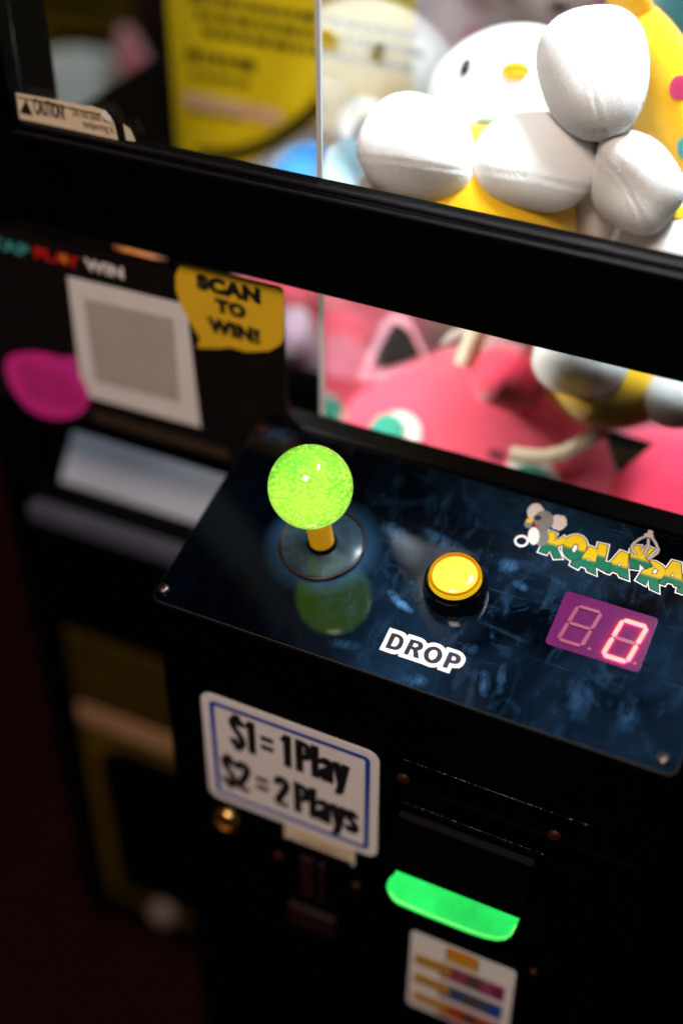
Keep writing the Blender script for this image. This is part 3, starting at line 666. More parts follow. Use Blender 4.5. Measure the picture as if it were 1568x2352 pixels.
# ------------------------------------------------------------------ push button
px_, ps_ = onP(1047, 1356)
btn_c = toP(px_, ps_)
btn = thing('push_button', 'round yellow lit push button in a black bezel above the word DROP', 'button', btn_c)
lathe('bezel', [(0.0136, 0.0), (0.0137, 0.0012), (0.0134, 0.0040), (0.0129, 0.0080), (0.0123, 0.0098), (0.0116, 0.0103), (0.0112, 0.0098), (0.0111, 0.006)], btn_c, NP, M['black_gloss'], btn, 96)
lathe('cap_skirt', [(0.0109, 0.007), (0.0109, 0.0112), (0.0106, 0.0121)], btn_c, NP, M['cap_skirt'], btn, 96, False)
lathe('cap_rim', [(0.0106, 0.0121), (0.0104, 0.0127), (0.0100, 0.0129), (0.0096, 0.0126), (0.0092, 0.0116)], btn_c, NP, M['cap_rim'], btn, 96, False)
lathe('cap', [(0.0093, 0.0114), (0.0086, 0.0119), (0.0074, 0.0123), (0.0060, 0.01257), (0.004, 0.0128), (0.002, 0.0129), (0.0002, 0.01293)], btn_c, NP, M['cap'], btn, 96)

# ------------------------------------------------------------------ price sticker
y0 = 0.0013
st = thing('price_sticker', 'white price sticker with blue border reading $1=1 Play $2=2 Plays', 'sticker', (0.064, 0.001, 0.378))
sx0, sx1, sz0, sz1 = 0.0203, 0.1077, 0.3795, 0.4520
plate('sticker_sheet', rrect(sx0, sx1, sz0, sz1, 0.006), 0.0, 0.0004, M['paper'], st, MFy(y0))
e1, e2 = 0.0042, 0.0066
sheet('border', [rrect(sx0+e1, sx1-e1, sz0+e1, sz1-e1, 0.0030), rrect(sx0+e2, sx1-e2, sz0+e2, sz1-e2, 0.0014)], M['blue_ink'], st, MFy(y0), 0.0006)
GL = {'$': (.40, [[(.31,.72),(.30,.85),(.20,.92),(.10,.86),(.09,.71),(.16,.58),(.25,.46),(.32,.33),(.31,.15),(.20,.08),(.10,.15),(.08,.30)], [(.20,-.06),(.20,.10)], [(.20,.90),(.20,1.06)]]),
      '1': (.29, [[(.20,0),(.20,1)], [(.20,.94),(.14,.83),(.04,.78)]]), '=': (.43, [[(.03,.63),(.38,.63)], [(.03,.36),(.38,.36)]]),
      '2': (.40, [[(.08,.68),(.09,.84),(.19,.92),(.30,.85),(.32,.70),(.25,.52),(.13,.28),(.08,.09),(.36,.09)]]),
      'P': (.42, [[(.10,0),(.10,1)], [(.10,.91),(.24,.91),(.33,.84),(.34,.70),(.33,.57),(.24,.49),(.10,.49)]]), 'l': (.21, [[(.10,0),(.10,1)]]),
      'a': (.39, [[(.07,.50),(.09,.61),(.18,.67),(.27,.62),(.28,.50),(.28,0)], [(.28,.41),(.14,.34),(.08,.22),(.10,.10),(.17,.07),(.28,.16)]]),
      'y': (.37, [[(.06,.74),(.19,.06)], [(.32,.74),(.19,.04),(.14,-.17),(.03,-.19)]]), 's': (.36, [[(.28,.51),(.25,.62),(.17,.67),(.09,.61),(.09,.50),(.17,.40),(.25,.32),(.28,.20),(.24,.09),(.17,.07),(.09,.11),(.07,.23)]]), ' ': (.13, [])}
def strokes(m, txt, xa, xb, z0, z1, nn, t):
    tot = sum(GL[c][0] for c in txt); kx, kz = (xb-xa)/tot, z1-z0; x = 0; lay = 0
    for ch in txt:
        w_, ss = GL[ch]
        for st_ in ss:
            p = [np.array(((x+q[0])*kx+xa, q[1]*kz+z0)) for q in st_]
            if len(p) > 3: p = [np.array(q) for q in (lambda r_: r_[:1]+[tuple(0.5*((2*np.array(r_[i]))+(np.array(r_[i+1])-np.array(r_[max(i-1, 0)]))*u_+(2*np.array(r_[max(i-1, 0)])-5*np.array(r_[i])+4*np.array(r_[i+1])-np.array(r_[min(i+2, len(r_)-1)]))*u_*u_+(3*np.array(r_[i])-np.array(r_[max(i-1, 0)])-3*np.array(r_[i+1])+np.array(r_[min(i+2, len(r_)-1)]))*u_**3)) for i in range(len(r_)-1) for u_ in (0.33, 0.66, 1.0)])(p)]
            L = []; R2 = []
            for i in range(len(p)):
                tt = p[min(i+1, len(p)-1)]-p[max(i-1, 0)]; tt /= np.linalg.norm(tt); nv = np.array([-tt[1], tt[0]])*np.array([1.0, .82])*t/2
                L.append(p[i]+nv); R2.append(p[i]-nv)
            k_ = len(p); m.add([(q[0], q[1], nn+lay) for q in L+R2], [(i, k_+i, k_+i+1, i+1) for i in range(k_-1)]); lay += 4e-6
        x += w_
xa, xb = onY(528, 1700, 0)[0], onY(797, 1790, 0)[0]
za, zb = onY(578, 1734, 0)[2], onY(578, 1662, 0)[2]
mb = MB(); strokes(mb, '$1 = 1 Play', xa, xb, za, zb, 0.0007, 0.0039)
xa, xb = onY(511, 1790, 0)[0], onY(821, 1900, 0)[0]; za2 = onY(559, 1820, 0)[2]
strokes(mb, '$2 = 2 Plays', xa, xb, za2, za2+(zb-za), 0.0007, 0.0039)
mb.build('price_lettering', M['ink'], st, MFy(y0))
# small label under it
q = [pf(650, 1893, 0), pf(812, 1962, 0), pf(812, 1990, 0), pf(650, 1930, 0)]
lx0, lx1, lz0, lz1 = q[0][0], q[1][0], q[3][1]-0.0005, q[0][1]+0.003
sl_ = thing('label_strip', 'small cream label strip tucked under the price sticker', 'label', (0.08, 0.001, lz0))
plate('label_paper', rrect(lx0, lx1, lz0, lz1, 0.001), 0.0, 0.0003, M['paper_warm'], sl_, MFy(0.0015))
mb = MB()
for zz, xs in ((lz0+0.0068, ((0.004, 0.010), (0.012, 0.020), (0.021, 0.033))), (lz0+0.0045, ((0.009, 0.016), (0.017, 0.026)))):
    for a, b in xs:
        a, b = a*(lx1-lx0)/0.036, b*(lx1-lx0)/0.036
        x = lx0+a
        while x < lx0+b: w = rng.uniform(.0005, .0011); mb.add([(x, zz, .0005), (x+w, zz, .0005), (x+w, zz+.0013, .0005), (x, zz+.0013, .0005)], [(0, 1, 2, 3)]); x += w+.0004
mb.build('label_print', M['ink_brown'], sl_, MFy(0.0015))

# ------------------------------------------------------------------ banknote sticker
q = [pf(950, 2125, 0), pf(1190, 2222, 0)]
nx0, nx1, nz1 = q[0][0], q[1][0], (q[0][1]+q[1][1])/2; nz0 = nz1-0.062
bn = thing('banknote_sticker', 'white banknote guide sticker below the glowing green tray', 'sticker', (nx0, -0.003, nz0))
yN = -0.0027
plate('sticker_sheet', rrect(nx0, nx1, nz0, nz1, 0.002), 0.0, 0.0003, M['paper'], bn, MFy(yN))
wN = nx1-nx0
M['note_pink'] = pbr('pink_banknote_print', (0.30, 0.06, 0.10), 0.5, 0.5, 260); M['note_blue'] = pbr('blue_banknote_print', (0.05, 0.09, 0.15), 0.5, 0.5, 260); M['note_red'] = pbr('red_banknote_print', (0.40, 0.07, 0.025), 0.5, 0.5, 260)
M['note_purple'] = pbr('purple_banknote_print', (0.20, 0.02, 0.14), 0.5, 0.3, 260); M['note_dark'] = pbr('portrait_print', (0.10, 0.06, 0.05), 0.5, 0.5, 400); M['note_gold'] = pbr('gold_print', (0.58, 0.30, 0.02), 0.5, 0.4, 500)
def rect(nm, a, b, zt1, zb1, mt, nn): sheet(nm, [[(nx0+a*wN, nz1-zb1), (nx0+b*wN, nz1-zb1), (nx0+b*wN, nz1-zt1), (nx0+a*wN, nz1-zt1)]], M[mt], bn, MFy(yN), nn)
rect('slot_icon', 0.36, 0.64, 0.001, 0.0065, 'orange_ink', .0005); rect('slot_icon', 0.36, 0.64, 0.0065, 0.0125, 'note_gold', .0005); rect('slot_icon_edge', 0.345, 0.36, 0.002, 0.0128, 'ink_brown', .0006); rect('slot_icon_edge', 0.64, 0.655, 0.002, 0.0128, 'ink_brown', .0006)
for i, (mt, mt2) in enumerate((('note_pink', 'note_purple'), ('note_blue', 'blue_ink'), ('note_red', 'red_ink'))):
    z = 0.0165+i*0.0160
    rect('banknote', 0.30, 0.92, z-0.001, z+0.0115, mt, .0005); rect('banknote_end', 0.80, 0.92, z+0.001, z+0.0105, mt2, .0006)
    rect('lettering_bar', 0.05, 0.40, z-0.0005, z+0.0080, 'note_gold', .0007)
    for j in range(7): rect('lettering_stroke', 0.07+j*0.047, 0.085+j*0.047, z+0.0012, z+0.0066, 'ink_brown', .0009)
    for j in range(3): rect('note_line', 0.44, 0.56, z+0.002+j*0.003, z+0.0028+j*0.003, mt2, .0007)
    rr = [(nx0+wN*(0.63+0.07*math.cos(t)), nz1-z-0.005+0.0052*math.sin(t)) for t in np.linspace(0, 2*math.pi, 20, endpoint=False)]
    sheet('portrait', [rr], M['note_dark'], bn, MFy(yN), .0008)

# ------------------------------------------------------------------ caution sticker inside the glass
yc = Wy-0.0003
ca = thing('caution_sticker', 'cream CAUTION sticker with torn right corner on the window glass', 'sticker', (xin, yc, fr_top))
cz = lambda u, v: pf(u, v, yc)
ring = [cz(*p) for p in ((33, 212), (120, 228), (135, 230), (196, 243), (210, 243), (243, 254), (262, 280), (272, 322), (160, 297), (44, 272), (40, 266), (34, 230))]
sheet('sticker_sheet', [ring], M['paper_warm'], ca, MFy(yc), 0.0)
sheet('corner_glare', [[cz(*p) for p in ((234, 262), (243, 253), (257, 267), (262, 282), (246, 274))]], M['white_print'], ca, MFy(yc), 0.0007)  # white glare on the torn corner, painted as a patch
sheet('backing_strip', [[cz(*p) for p in ((243, 248), (262, 262), (277, 290), (284, 326), (272, 324), (262, 280))]], M['card'], ca, MFy(yc), -0.0002)
sheet('peeled_scrap', [[cz(*p) for p in ((283, 284), (300, 297), (312, 325), (290, 322))]], M['p_beige'], ca, MFy(yc), 0.0)
mb = MB(); tri = [cz(*p) for p in ((61, 228), (48, 257), (77, 264))]; mb.add([(p[0], p[1], .0004) for p in tri], [(0, 1, 2)])
a, b = cz(82, 262), cz(152, 279); zc = cz(110, 246)[1]
text_fit(mb, 'CAUTION!', a[0], b[0], a[1]+0.0005, a[1]+0.0076, 0.0004, 0.02)
mb.build('caution_lettering', M['ink'], ca, MFy(yc))
mb = MB(); a, b = cz(168, 262), cz(250, 282); text_fit(mb, 'Do not push or', a[0], b[0], a[1]-0.0003, a[1]+0.0034, 0.0004, 0.0)
a, b = cz(192, 287), cz(262, 303); text_fit(mb, 'tampering is', a[0], b[0], a[1]-0.0005, a[1]+0.0030, 0.0004, 0.0)
l0, l1 = cz(40, 220), cz(236, 262)
mb.add([(l0[0], l0[1]-.0005, .0004), (l1[0], l0[1]-.0005, .0004), (l1[0], l0[1], .0004), (l0[0], l0[1], .0004)], [(0, 1, 2, 3)])
mb.build('small_print', M['ink_brown'], ca, MFy(yc))

# ------------------------------------------------------------------ scan card under the door frame
yk = Wy-0.0015
sk = thing('scan_card', 'black TAP PLAY WIN card with blank white square and yellow SCAN TO WIN! bubble', 'card', (-0.08, yk, 0.5))
cx0, cx1 = XL+0.004, pf(655, 760, yk)[0]; cz1 = 0.5935; cz0 = 0.4885
plate('card_sheet', rrect(cx0, cx1, cz0, cz1, 0.001), 0.0, 0.0006, M['card'], sk, MFy(yk))
kq = lambda u, v: pf(u, v, yk)
sheet('scan_square', [[kq(*p) for p in ((157, 632), (430, 697), (463, 980), (192, 905))]], M['paper'], sk, MFy(yk), 0.0008)
M['code_area'] = pbr('pale_grey_print', (0.46, 0.44, 0.40), 0.5, 0.06, 40)
sheet('grey_square', [[kq(*p) for p in ((195, 682), (400, 730), (416, 922), (222, 872))]], M['code_area'], sk, MFy(yk), 0.0010)
bub = [kq(*p) for p in ((418, 603), (470, 613), (560, 634), (645, 654), (654, 664), (654, 770), (648, 788), (620, 804), (570, 806), (530, 795), (505, 798), (455, 796), (462, 775), (440, 740), (418, 700), (406, 660), (406, 630))]
sheet('speech_bubble', [bub], M['yellow_ink'], sk, MFy(yk), 0.0010)
mb = MB()
a, b = kq(455, 660), kq(602, 697); text_fit(mb, 'SCAN', a[0], b[0], kq(470, 664)[1], kq(470, 628)[1], 0.0012, 0.085, 1.1)
a, b = kq(497, 700), kq(568, 720); text_fit(mb, 'TO', a[0], b[0], kq(510, 716)[1], kq(510, 684)[1], 0.0012, 0.085, 1.1)
a, b = kq(478, 740), kq(600, 775); text_fit(mb, 'WIN!', a[0], b[0], kq(490, 760)[1], kq(490, 726)[1], 0.0012, 0.085, 1.1)
mb.build('bubble_lettering', M['ink'], sk, MFy(yk))
zb = kq(230, 620)[1]; zc = kq(205, 590)[1]; hh = 0.0062
for s, u0, u1, mt in (('TAP', -22, 70, 'teal_ink'), ('PLAY', 82, 186, 'red_ink'), ('WIN', 196, 286, 'paper')):
    vm = 552+(u0+10)*0.235
    a, b = kq(u0, vm), kq(u1, vm+(u1-u0)*.235); mb = MB(); text_fit(mb, s, a[0], b[0], a[1]-hh*.62, a[1]+hh*.40, 0.0009, 0.05, 1.05); mb.build('headline_lettering', M[mt], sk, MFy(yk))
a = kq(150, 592); sheet('star_mark', [[(a[0]+.0022*math.cos(t), a[1]+.0026*math.sin(t)) for t in np.linspace(0, 2*math.pi, 12, endpoint=False)]], M['orange_ink'], sk, MFy(yk), 0.0011)
mg = smooth_ring([kq(*p) for p in ((30, 812), (90, 806), (150, 818), (176, 816), (182, 850), (206, 900), (200, 935), (165, 958), (110, 958), (60, 930), (25, 880), (15, 840))])
sheet('magenta_bubble', [mg], M['magenta_ink'], sk, MFy(yk), 0.0009)
mb = MB()
for j in range(4):
    u_ = 52+j*6
    while u_ < 168+j*4:
        w_ = rng.uniform(7, 20); v_ = 846+j*19+(u_-52)*0.27
        q4 = [kq(u_, v_), kq(u_+w_, v_+w_*.27), kq(u_+w_, v_+w_*.27-10), kq(u_, v_-10)]
        mb.add([(q_[0], q_[1], .0011) for q_ in q4], [(0, 1, 2, 3)]); u_ += w_+4
mb.build('bubble_writing', M['magenta_dark'], sk, MFy(yk))
a, b = kq(218, 948), kq(525, 1035); mb = MB(); mb.add([(a[0], a[1]-.004, .0009), (b[0], a[1]-.004, .0009), (b[0], a[1]+.002, .0009), (a[0], a[1]+.002, .0009)], [(0, 1, 2, 3)])
M['brown_print'] = pbr('brown_print', (0.05, 0.032, 0.022), 0.5, 0.3, 200); mb.build('brown_strip', M['brown_print'], sk, MFy(yk))

# ------------------------------------------------------------------ plush toys
SPH = uvs((0, 0, 0), 1.0, 72, 48)
SV = np.array(SPH[0])
BL = {}
def blob(name, u, v, d, ru, rv, rd, mat, parent, ang=0.0, seams=(), lump=0.02, p=2.0, seed=0, taper=0.0, bend=0.0):
    lump *= 1.7
    """stuffed lobe centred on the ray through (u,v) at depth d; ru, rv are its half sizes across and up as seen there, rd (metres) along the view"""
    c = at(u, v, d); k = d/F; ca_, sa = math.cos(math.radians(ang)), math.sin(math.radians(ang))
    ex = (RT*ca_+UP*sa)*ru*k; ey = (-RT*sa+UP*ca_)*rv*k; ez = -FW*rd
    n_ = SV.copy()
    if p != 2.0:
        n_ = n_/(np.sum(np.abs(n_)**p, axis=1)**(1/p))[:, None]
    n_ = n_.copy(); n_[:, 0] *= 1+taper*n_[:, 1]; n_[:, 1] += bend*(n_[:, 0]**2-0.4)
    r = np.ones(len(n_)); q = np.random.default_rng(seed+11)
    for _ in range(6):
        w = q.normal(size=3)*2.0; r += lump*0.5*np.sin(SV@w+q.uniform(0, 6))
    for a, o in seams:
        a = np.array(a, float); a /= np.linalg.norm(a); dd = SV@a-o
        t = np.arctan2(SV@np.cross(a, [0.3, 0.5, 0.8]), SV@np.cross(a, np.cross(a, [0.3, 0.5, 0.8])))
        r += -0.030*np.exp(-(dd/0.022)**2)+0.016*np.exp(-((np.abs(dd)-0.075)/0.04)**2)+0.004*np.sin(46*t)*np.exp(-(dd/0.07)**2)
    n_ = n_*r[:, None]
    pts = c+n_[:, :1]*ex+n_[:, 1:2]*ey+n_[:, 2:]*ez
    lo = pts[:, 1].min()
    if lo < Wy+0.014 and c[2] > 0: pts = pts+FW*0+np.array([0, Wy+0.014-lo, 0])*0; pts[:, 1] = np.where(pts[:, 1] < Wy+0.012, Wy+0.012+(pts[:, 1]-Wy-0.012)*0.02, pts[:, 1])
    o = mk(name, pts, SPH[1], mat, parent, None, True)
    BL[o.name] = (c, np.array([ex, ey, ez]).T)
    return o
def hit(o, u, v):
    from mathutils.bvhtree import BVHTree
    me = o.data; t_ = BVHTree.FromPolygons([q.co for q in me.vertices], [tuple(p.vertices) for p in me.polygons])
    h_ = t_.ray_cast(Vector(CAMP), Vector(ray(u, v)).normalized())
    if h_[0] is not None:
        n_ = np.array(h_[1]); return np.array(h_[0]), (n_ if np.dot(n_, FW) < 0 else -n_)
    c, Mx = BL[o.name]; Mi = np.linalg.inv(Mx); ro = Mi@(CAMP-c); rd = Mi@ray(u, v)
    a, b, cc = rd@rd, 2*ro@rd, ro@ro-1; disc = b*b-4*a*cc
    if disc < 0: t = -b/(2*a)
    else: t = (-b-math.sqrt(disc))/(2*a)
    P_ = CAMP+ray(u, v)*t; nn = Mi.T@(Mi@(P_-c)); nn /= np.linalg.norm(nn); return P_, nn
def spot(name, host, u, v, ru, rv, mat, parent, ang=0.0, th=0.12, up=0.0):
    """a low domed patch sewn onto a lobe"""
    P_, nn = hit(host, u, v); k = np.linalg.norm(P_-CAMP)/F
    ca_, sa = math.cos(math.radians(ang)), math.sin(math.radians(ang))
    a = RT*ca_+UP*sa; a = a-nn*np.dot(a, nn); a /= np.linalg.norm(a); b = np.cross(nn, a)
    if np.dot(b, UP) < 0: b = -b
    s = SV; pts = P_+nn*up+s[:, :1]*a*ru*k+s[:, 1:2]*b*rv*k+s[:, 2:]*nn*max(ru, rv)*k*th
    o = mk(name, pts, SPH[1], mat, parent, None, True); BL[o.name] = (P_+nn*up, np.array([a*ru*k, b*rv*k, nn*max(ru, rv)*k*th]).T); return o
def flat(name, pts, d, mat, parent, th=0.0015):
    """a felt or ribbon piece with thickness; pts are (u,v[,depth])"""
    P3 = [at(p[0], p[1], p[2] if len(p) > 2 else d) for p in pts]; n_ = len(P3); mb = MB()
    mb.add(P3+[p+FW*th for p in P3], [tuple(range(n_)), tuple(range(n_, 2*n_))[::-1]]+[(i, n_+i, n_+(i+1) % n_, (i+1) % n_) for i in range(n_)])
    return mb.build(name, mat, parent)
def ribbon(name, pts, w, mat, parent):
    L = []; c = [np.array(p[:2], float) for p in pts]
    mb = MB(); n_ = len(pts); V = []
    for i in range(n_):
        t = c[min(i+1, n_-1)]-c[max(i-1, 0)]; t /= np.linalg.norm(t); nn = np.array([-t[1], t[0]])
        for s in (1, -1): q = c[i]+nn*w/2*s; V.append(at(q[0], q[1], pts[i][2]))
    V += [p+FW*0.0012 for p in V]; o_ = 2*n_; Fc = []
    for i in range(n_-1):
        a, b, c_, d_ = 2*i, 2*i+1, 2*i+3, 2*i+2; Fc += [(a, b, c_, d_), (o_+a, o_+d_, o_+c_, o_+b), (a, d_, o_+d_, o_+a), (b, o_+b, o_+c_, c_)]
    mb.add(V, Fc); return mb.build(name, mat, parent, smooth=True)
G = 'plush toys heaped in the claw machine'
# white toy in a yellow dress lying on its back, feet to the window
tA = thing('plush_toy', 'white duck plush toy in yellow dress lying with both rounded feet against the window', 'plush toy', at(1110, 520, 0.62), G)
hA = blob('head', 1190, 290, 0.675, 226, 220, 0.05, M['p_white'], tA, 0, (), 0.006)
spot('eye', hA, 1072, 157, 12, 21, M['bead'], tA, -18, 0.35, 0.0012); spot('beak', hA, 1183, 166, 30, 13, M['p_yellow'], tA, -4, 1.0, 0.001); spot('lower_beak', hA, 1184, 177, 22, 8, M['p_yellow'], tA, -4, 0.9, 0.001)
bA = blob('body', 1112, 500, 0.635, 214, 205, 0.035, M['p_yellow'], tA, -6, (), 0.03)
blob('collar', 1120, 284, 0.628, 28, 10, 0.01, M['p_sky'], tA, -8)
blob('foot', 955, 346, 0.604, 137, 104, 0.020, M['p_white'], tA, -12, (((-0.10, 1.0, 0.42), -0.16),), 0.035, 2.45, 3, 0.0, -0.10)
blob('foot', 1226, 374, 0.604, 130, 112, 0.020, M['p_white'], tA, -8, (((0.02, 1.0, 0.36), -0.20),), 0.035, 2.5, 5, 0.06, -0.06)
blob('arm', 1368, 480, 0.63, 52, 82, 0.02, M['p_white'], tA, 6, (), 0.02, 2.0, 6)
blob('arm', 868, 440, 0.63, 46, 40, 0.02, M['p_white'], tA, 0, (), 0.02, 2.0, 7)
# second one, upright at the right
tB = thing('plush_toy', 'white plush toy in yellow dotted dress, upright at the right with a hand raised', 'plush toy', at(1540, 300, 0.62), G)
bB = blob('body', 1556, 272, 0.622, 84, 300, 0.030, M['p_yellow'], tB, 24, (), 0.03, 2.0, 8)
blob('sleeve', 1444, 22, 0.618, 36, 70, 0.022, M['p_yellow'], tB, 40, (), 0.03, 2.0, 9)
blob('hand', 1362, 170, 0.577, 121, 148, 0.022, M['p_white'], tB, 12, (((1.0, -0.06, 0.35), 0.02),), 0.03, 2.45, 10, 0.17)
blob('leg', 1458, 415, 0.592, 88, 116, 0.022, M['p_white'], tB, 32, (((1.0, 0.12, 0.25), -0.42),), 0.04, 2.35, 11, -0.14)
spot('dress_dot', bB, 1560, 202, 22, 26, M['p_crimson'], tB, 0, 0.06, 0.0006); spot('dress_dot', bB, 1575, 340, 22, 26, M['p_teal'], tB, 0, 0.06, 0.0006)
tC = thing('plush_toy', 'white plush toy with a small yellow button, low at the right edge of the window', 'plush toy', at(1520, 560, 0.63), G)
bC = blob('body', 1530, 590, 0.625, 118, 150, 0.03, M['p_white'], tC, 10, (), 0.03, 2.0, 12)
spot('button', bC, 1553, 487, 20, 24, M['p_yellow'], tC, 0, 0.3)
tD = thing('plush_toy', 'large pale plush toy with a black eye and pink cheek high behind the others', 'plush toy', at(1270, 60, 0.8), G)
hD = blob('head', 1275, -130, 0.80, 215, 205, 0.06, M['p_white'], tD, 0, (), 0.01, 2.0, 13)
spot('eye', hD, 1283, 14, 26, 15, M['bead'], tD, -14); spot('cheek', hD, 1405, -20, 55, 50, M['p_palepink'], tD, 0, 0.1, 0.001)
tE = thing('plush_toy', 'pale pink-grey plush toy blurred behind the white head with a red scarf', 'plush toy', at(1060, 200, 0.85), G)
blob('body', 1040, 130, 0.86, 150, 170, 0.06, M['p_greypink'], tE, 0, (), 0.03, 2.0, 14)
blob('scarf', 1085, 88, 0.775, 26, 26, 0.012, M['p_crimson'], tE, 0, (), 0.05, 2.0, 15)
tF = thing('plush_toy', 'pale grey plush toy standing behind the clear divider', 'plush toy', at(930, 300, 0.78), G)
blob('body', 935, 215, 0.80, 92, 130, 0.04, M['p_white'], tF, 0, (), 0.02, 2.0, 16)
blob('head', 930, 60, 0.82, 80, 80, 0.04, M['p_greypink'], tF, 0, (), 0.02, 2.0, 17)
tG = thing('plush_toy', 'teal plush toy at the top right corner behind the yellow dress', 'plush toy', at(1600, 80, 0.74), G)
blob('body', 1615, 20, 0.74, 110, 120, 0.05, M['p_teal'], tG, 30, (), 0.03, 2.0, 18)
blob('ear', 1490, -20, 0.80, 60, 90, 0.03, M['p_greypink'], tG, 0, (), 0.03, 2.0, 19)
tH = thing('plush_toy', 'sky blue and white plush toy leaning on the divider beside the white feet', 'plush toy', at(800, 400, 0.66), G)
blob('body', 800, 392, 0.665, 62, 70, 0.025, M['p_sky'], tH, 0, (), 0.03, 2.0, 20)
blob('head', 842, 300, 0.70, 70, 60, 0.03, M['p_white'], tH, 0, (), 0.03, 2.0, 21)
# toys in the lower window
tI = thing('plush_toy', 'big round pink cat plush with green eyes and dark inner ear in the lower window', 'plush toy', at(1075, 1180, 0.74), G)
bI = blob('body', 1085, 1090, 0.745, 325, 292, 0.060, M['p_pink'], tI, -6, (), 0.015, 2.15, 22)
flat('ear', [(822, 872), (845, 805), (878, 744), (908, 716), (938, 730), (968, 790), (992, 842), (905, 880)], 0.716, M['p_palepink'], tI, 0.009)
flat('inner_ear', [(850, 852), (878, 785), (907, 738), (938, 760), (966, 818), (905, 838)], 0.7145, M['p_black'], tI, 0.0012)
w1 = spot('eye_white', bI, 912, 1000, 60, 56, M['p_white'], tI, 0, 0.12); spot('eye', w1, 888, 990, 42, 40, M['p_green'], tI, 0, 0.12, 0.001)
w2 = spot('eye_white', bI, 1222, 1095, 66, 44, M['p_white'], tI, -15, 0.12); spot('eye', w2, 1220, 1100, 46, 32, M['p_green'], tI, -15, 0.12, 0.001)
spot('mouth', bI, 1140, 1045, 22, 12, M['p_maroon'], tI, -20, 0.1)
ribbon('care_tag', [(1108, 738, 0.672), (1090, 775, 0.670), (1065, 842, 0.672)], 48, M['p_beige'], tI)
flat('care_tag_corner', [(1008, 792), (1030, 765), (1075, 738), (1092, 742), (1060, 772)], 0.665, M['p_white'], tI)
tJ = thing('plush_toy', 'pink plush paw resting on top of the round pink cat', 'plush toy', at(1170, 880, 0.68), G)
blob('paw', 1172, 868, 0.672, 84, 78, 0.025, M['p_rose'], tJ, 0, (), 0.03, 2.0, 24)
blob('arm', 1200, 760, 0.70, 130, 70, 0.03, M['p_greypink'], tJ, -10, (), 0.03, 2.0, 25)
tK = thing('plush_toy', 'upside-down white plush toy in yellow with cream feet in the lower window', 'plush toy', at(1400, 900, 0.66), G)
blob('foot', 1332, 822, 0.625, 110, 84, 0.022, M['p_white'], tK, -8, (), 0.03, 2.2, 26)
blob('body', 1390, 880, 0.652, 136, 104, 0.028, M['p_yellow'], tK, -10, (), 0.03, 2.0, 27)
blob('foot', 1545, 912, 0.625, 66, 70, 0.020, M['p_white'], tK, 0, (), 0.03, 2.1, 28)
ribbon('ribbon', [(1385, 985, 0.662), (1340, 1015, 0.660), (1290, 1042, 0.660), (1240, 1050, 0.662), (1170, 1042, 0.664)], 34, M['p_beige'], tK)
tL = thing('plush_toy', 'deep red plush toy with a black triangular ear at the lower right', 'plush toy', at(1500, 1200, 0.74), G)
bL = blob('body', 1535, 1170, 0.745, 215, 190, 0.05, M['p_rose'], tL, -10, (), 0.03, 2.0, 29)
flat('ear', [(1388, 985), (1502, 1018), (1420, 1088)], 0.668, M['p_black'], tL, 0.006)
tM = thing('plush_toy', 'blurred pink plush toy directly behind the clear divider in the lower window', 'plush toy', at(850, 800, 0.86), G)
blob('body', 860, 720, 0.86, 190, 150, 0.05, M['p_pink'], tM, 0, (), 0.03, 2.0, 30)
blob('belly', 770, 860, 0.83, 95, 90, 0.04, M['p_lilac'], tM, 0, (), 0.03, 2.0, 31)
tN = thing('plush_toy', 'pink and lilac plush toy fallen on the chute side of the divider', 'plush toy', at(670, 760, 0.80), G)
blob('body', 640, 655, 0.80, 100, 62, 0.035, M['p_pink'], tN, -10, (), 0.03, 2.0, 32)
blob('paw', 680, 775, 0.78, 48, 62, 0.03, M['p_lilac'], tN, 0, (), 0.03, 2.0, 33)
tO = thing('plush_toy', 'orange plush toy barely showing above the scan card', 'plush toy', at(220, 560, 0.82), G)
blob('body', 215, 560, 0.82, 150, 50, 0.03, M['p_orange'], tO, -14, (), 0.03, 2.0, 34)
tP = thing('plush_toy', 'blue plush toy low in the chute behind the grey rail', 'plush toy', at(690, 400, 0.70), G)
blob('body', 690, 400, 0.70, 90, 60, 0.03, M['p_blue'], tP, 30, (), 0.03, 2.0, 35)
tQ = thing('plush_toy', 'white plush ear peeking out from behind the yellow sign', 'plush toy', at(392, 225, 0.95), G)
blob('ear', 392, 222, 0.95, 36, 62, 0.03, M['p_white'], tQ, 0, (), 0.02, 2.0, 36)
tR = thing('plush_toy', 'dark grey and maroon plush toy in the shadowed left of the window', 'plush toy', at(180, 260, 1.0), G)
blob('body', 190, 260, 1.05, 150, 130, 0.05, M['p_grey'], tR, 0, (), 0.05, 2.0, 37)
blob('arm', 320, 190, 1.0, 40, 130, 0.03, M['p_maroon'], tR, 20, (), 0.05, 2.0, 38)

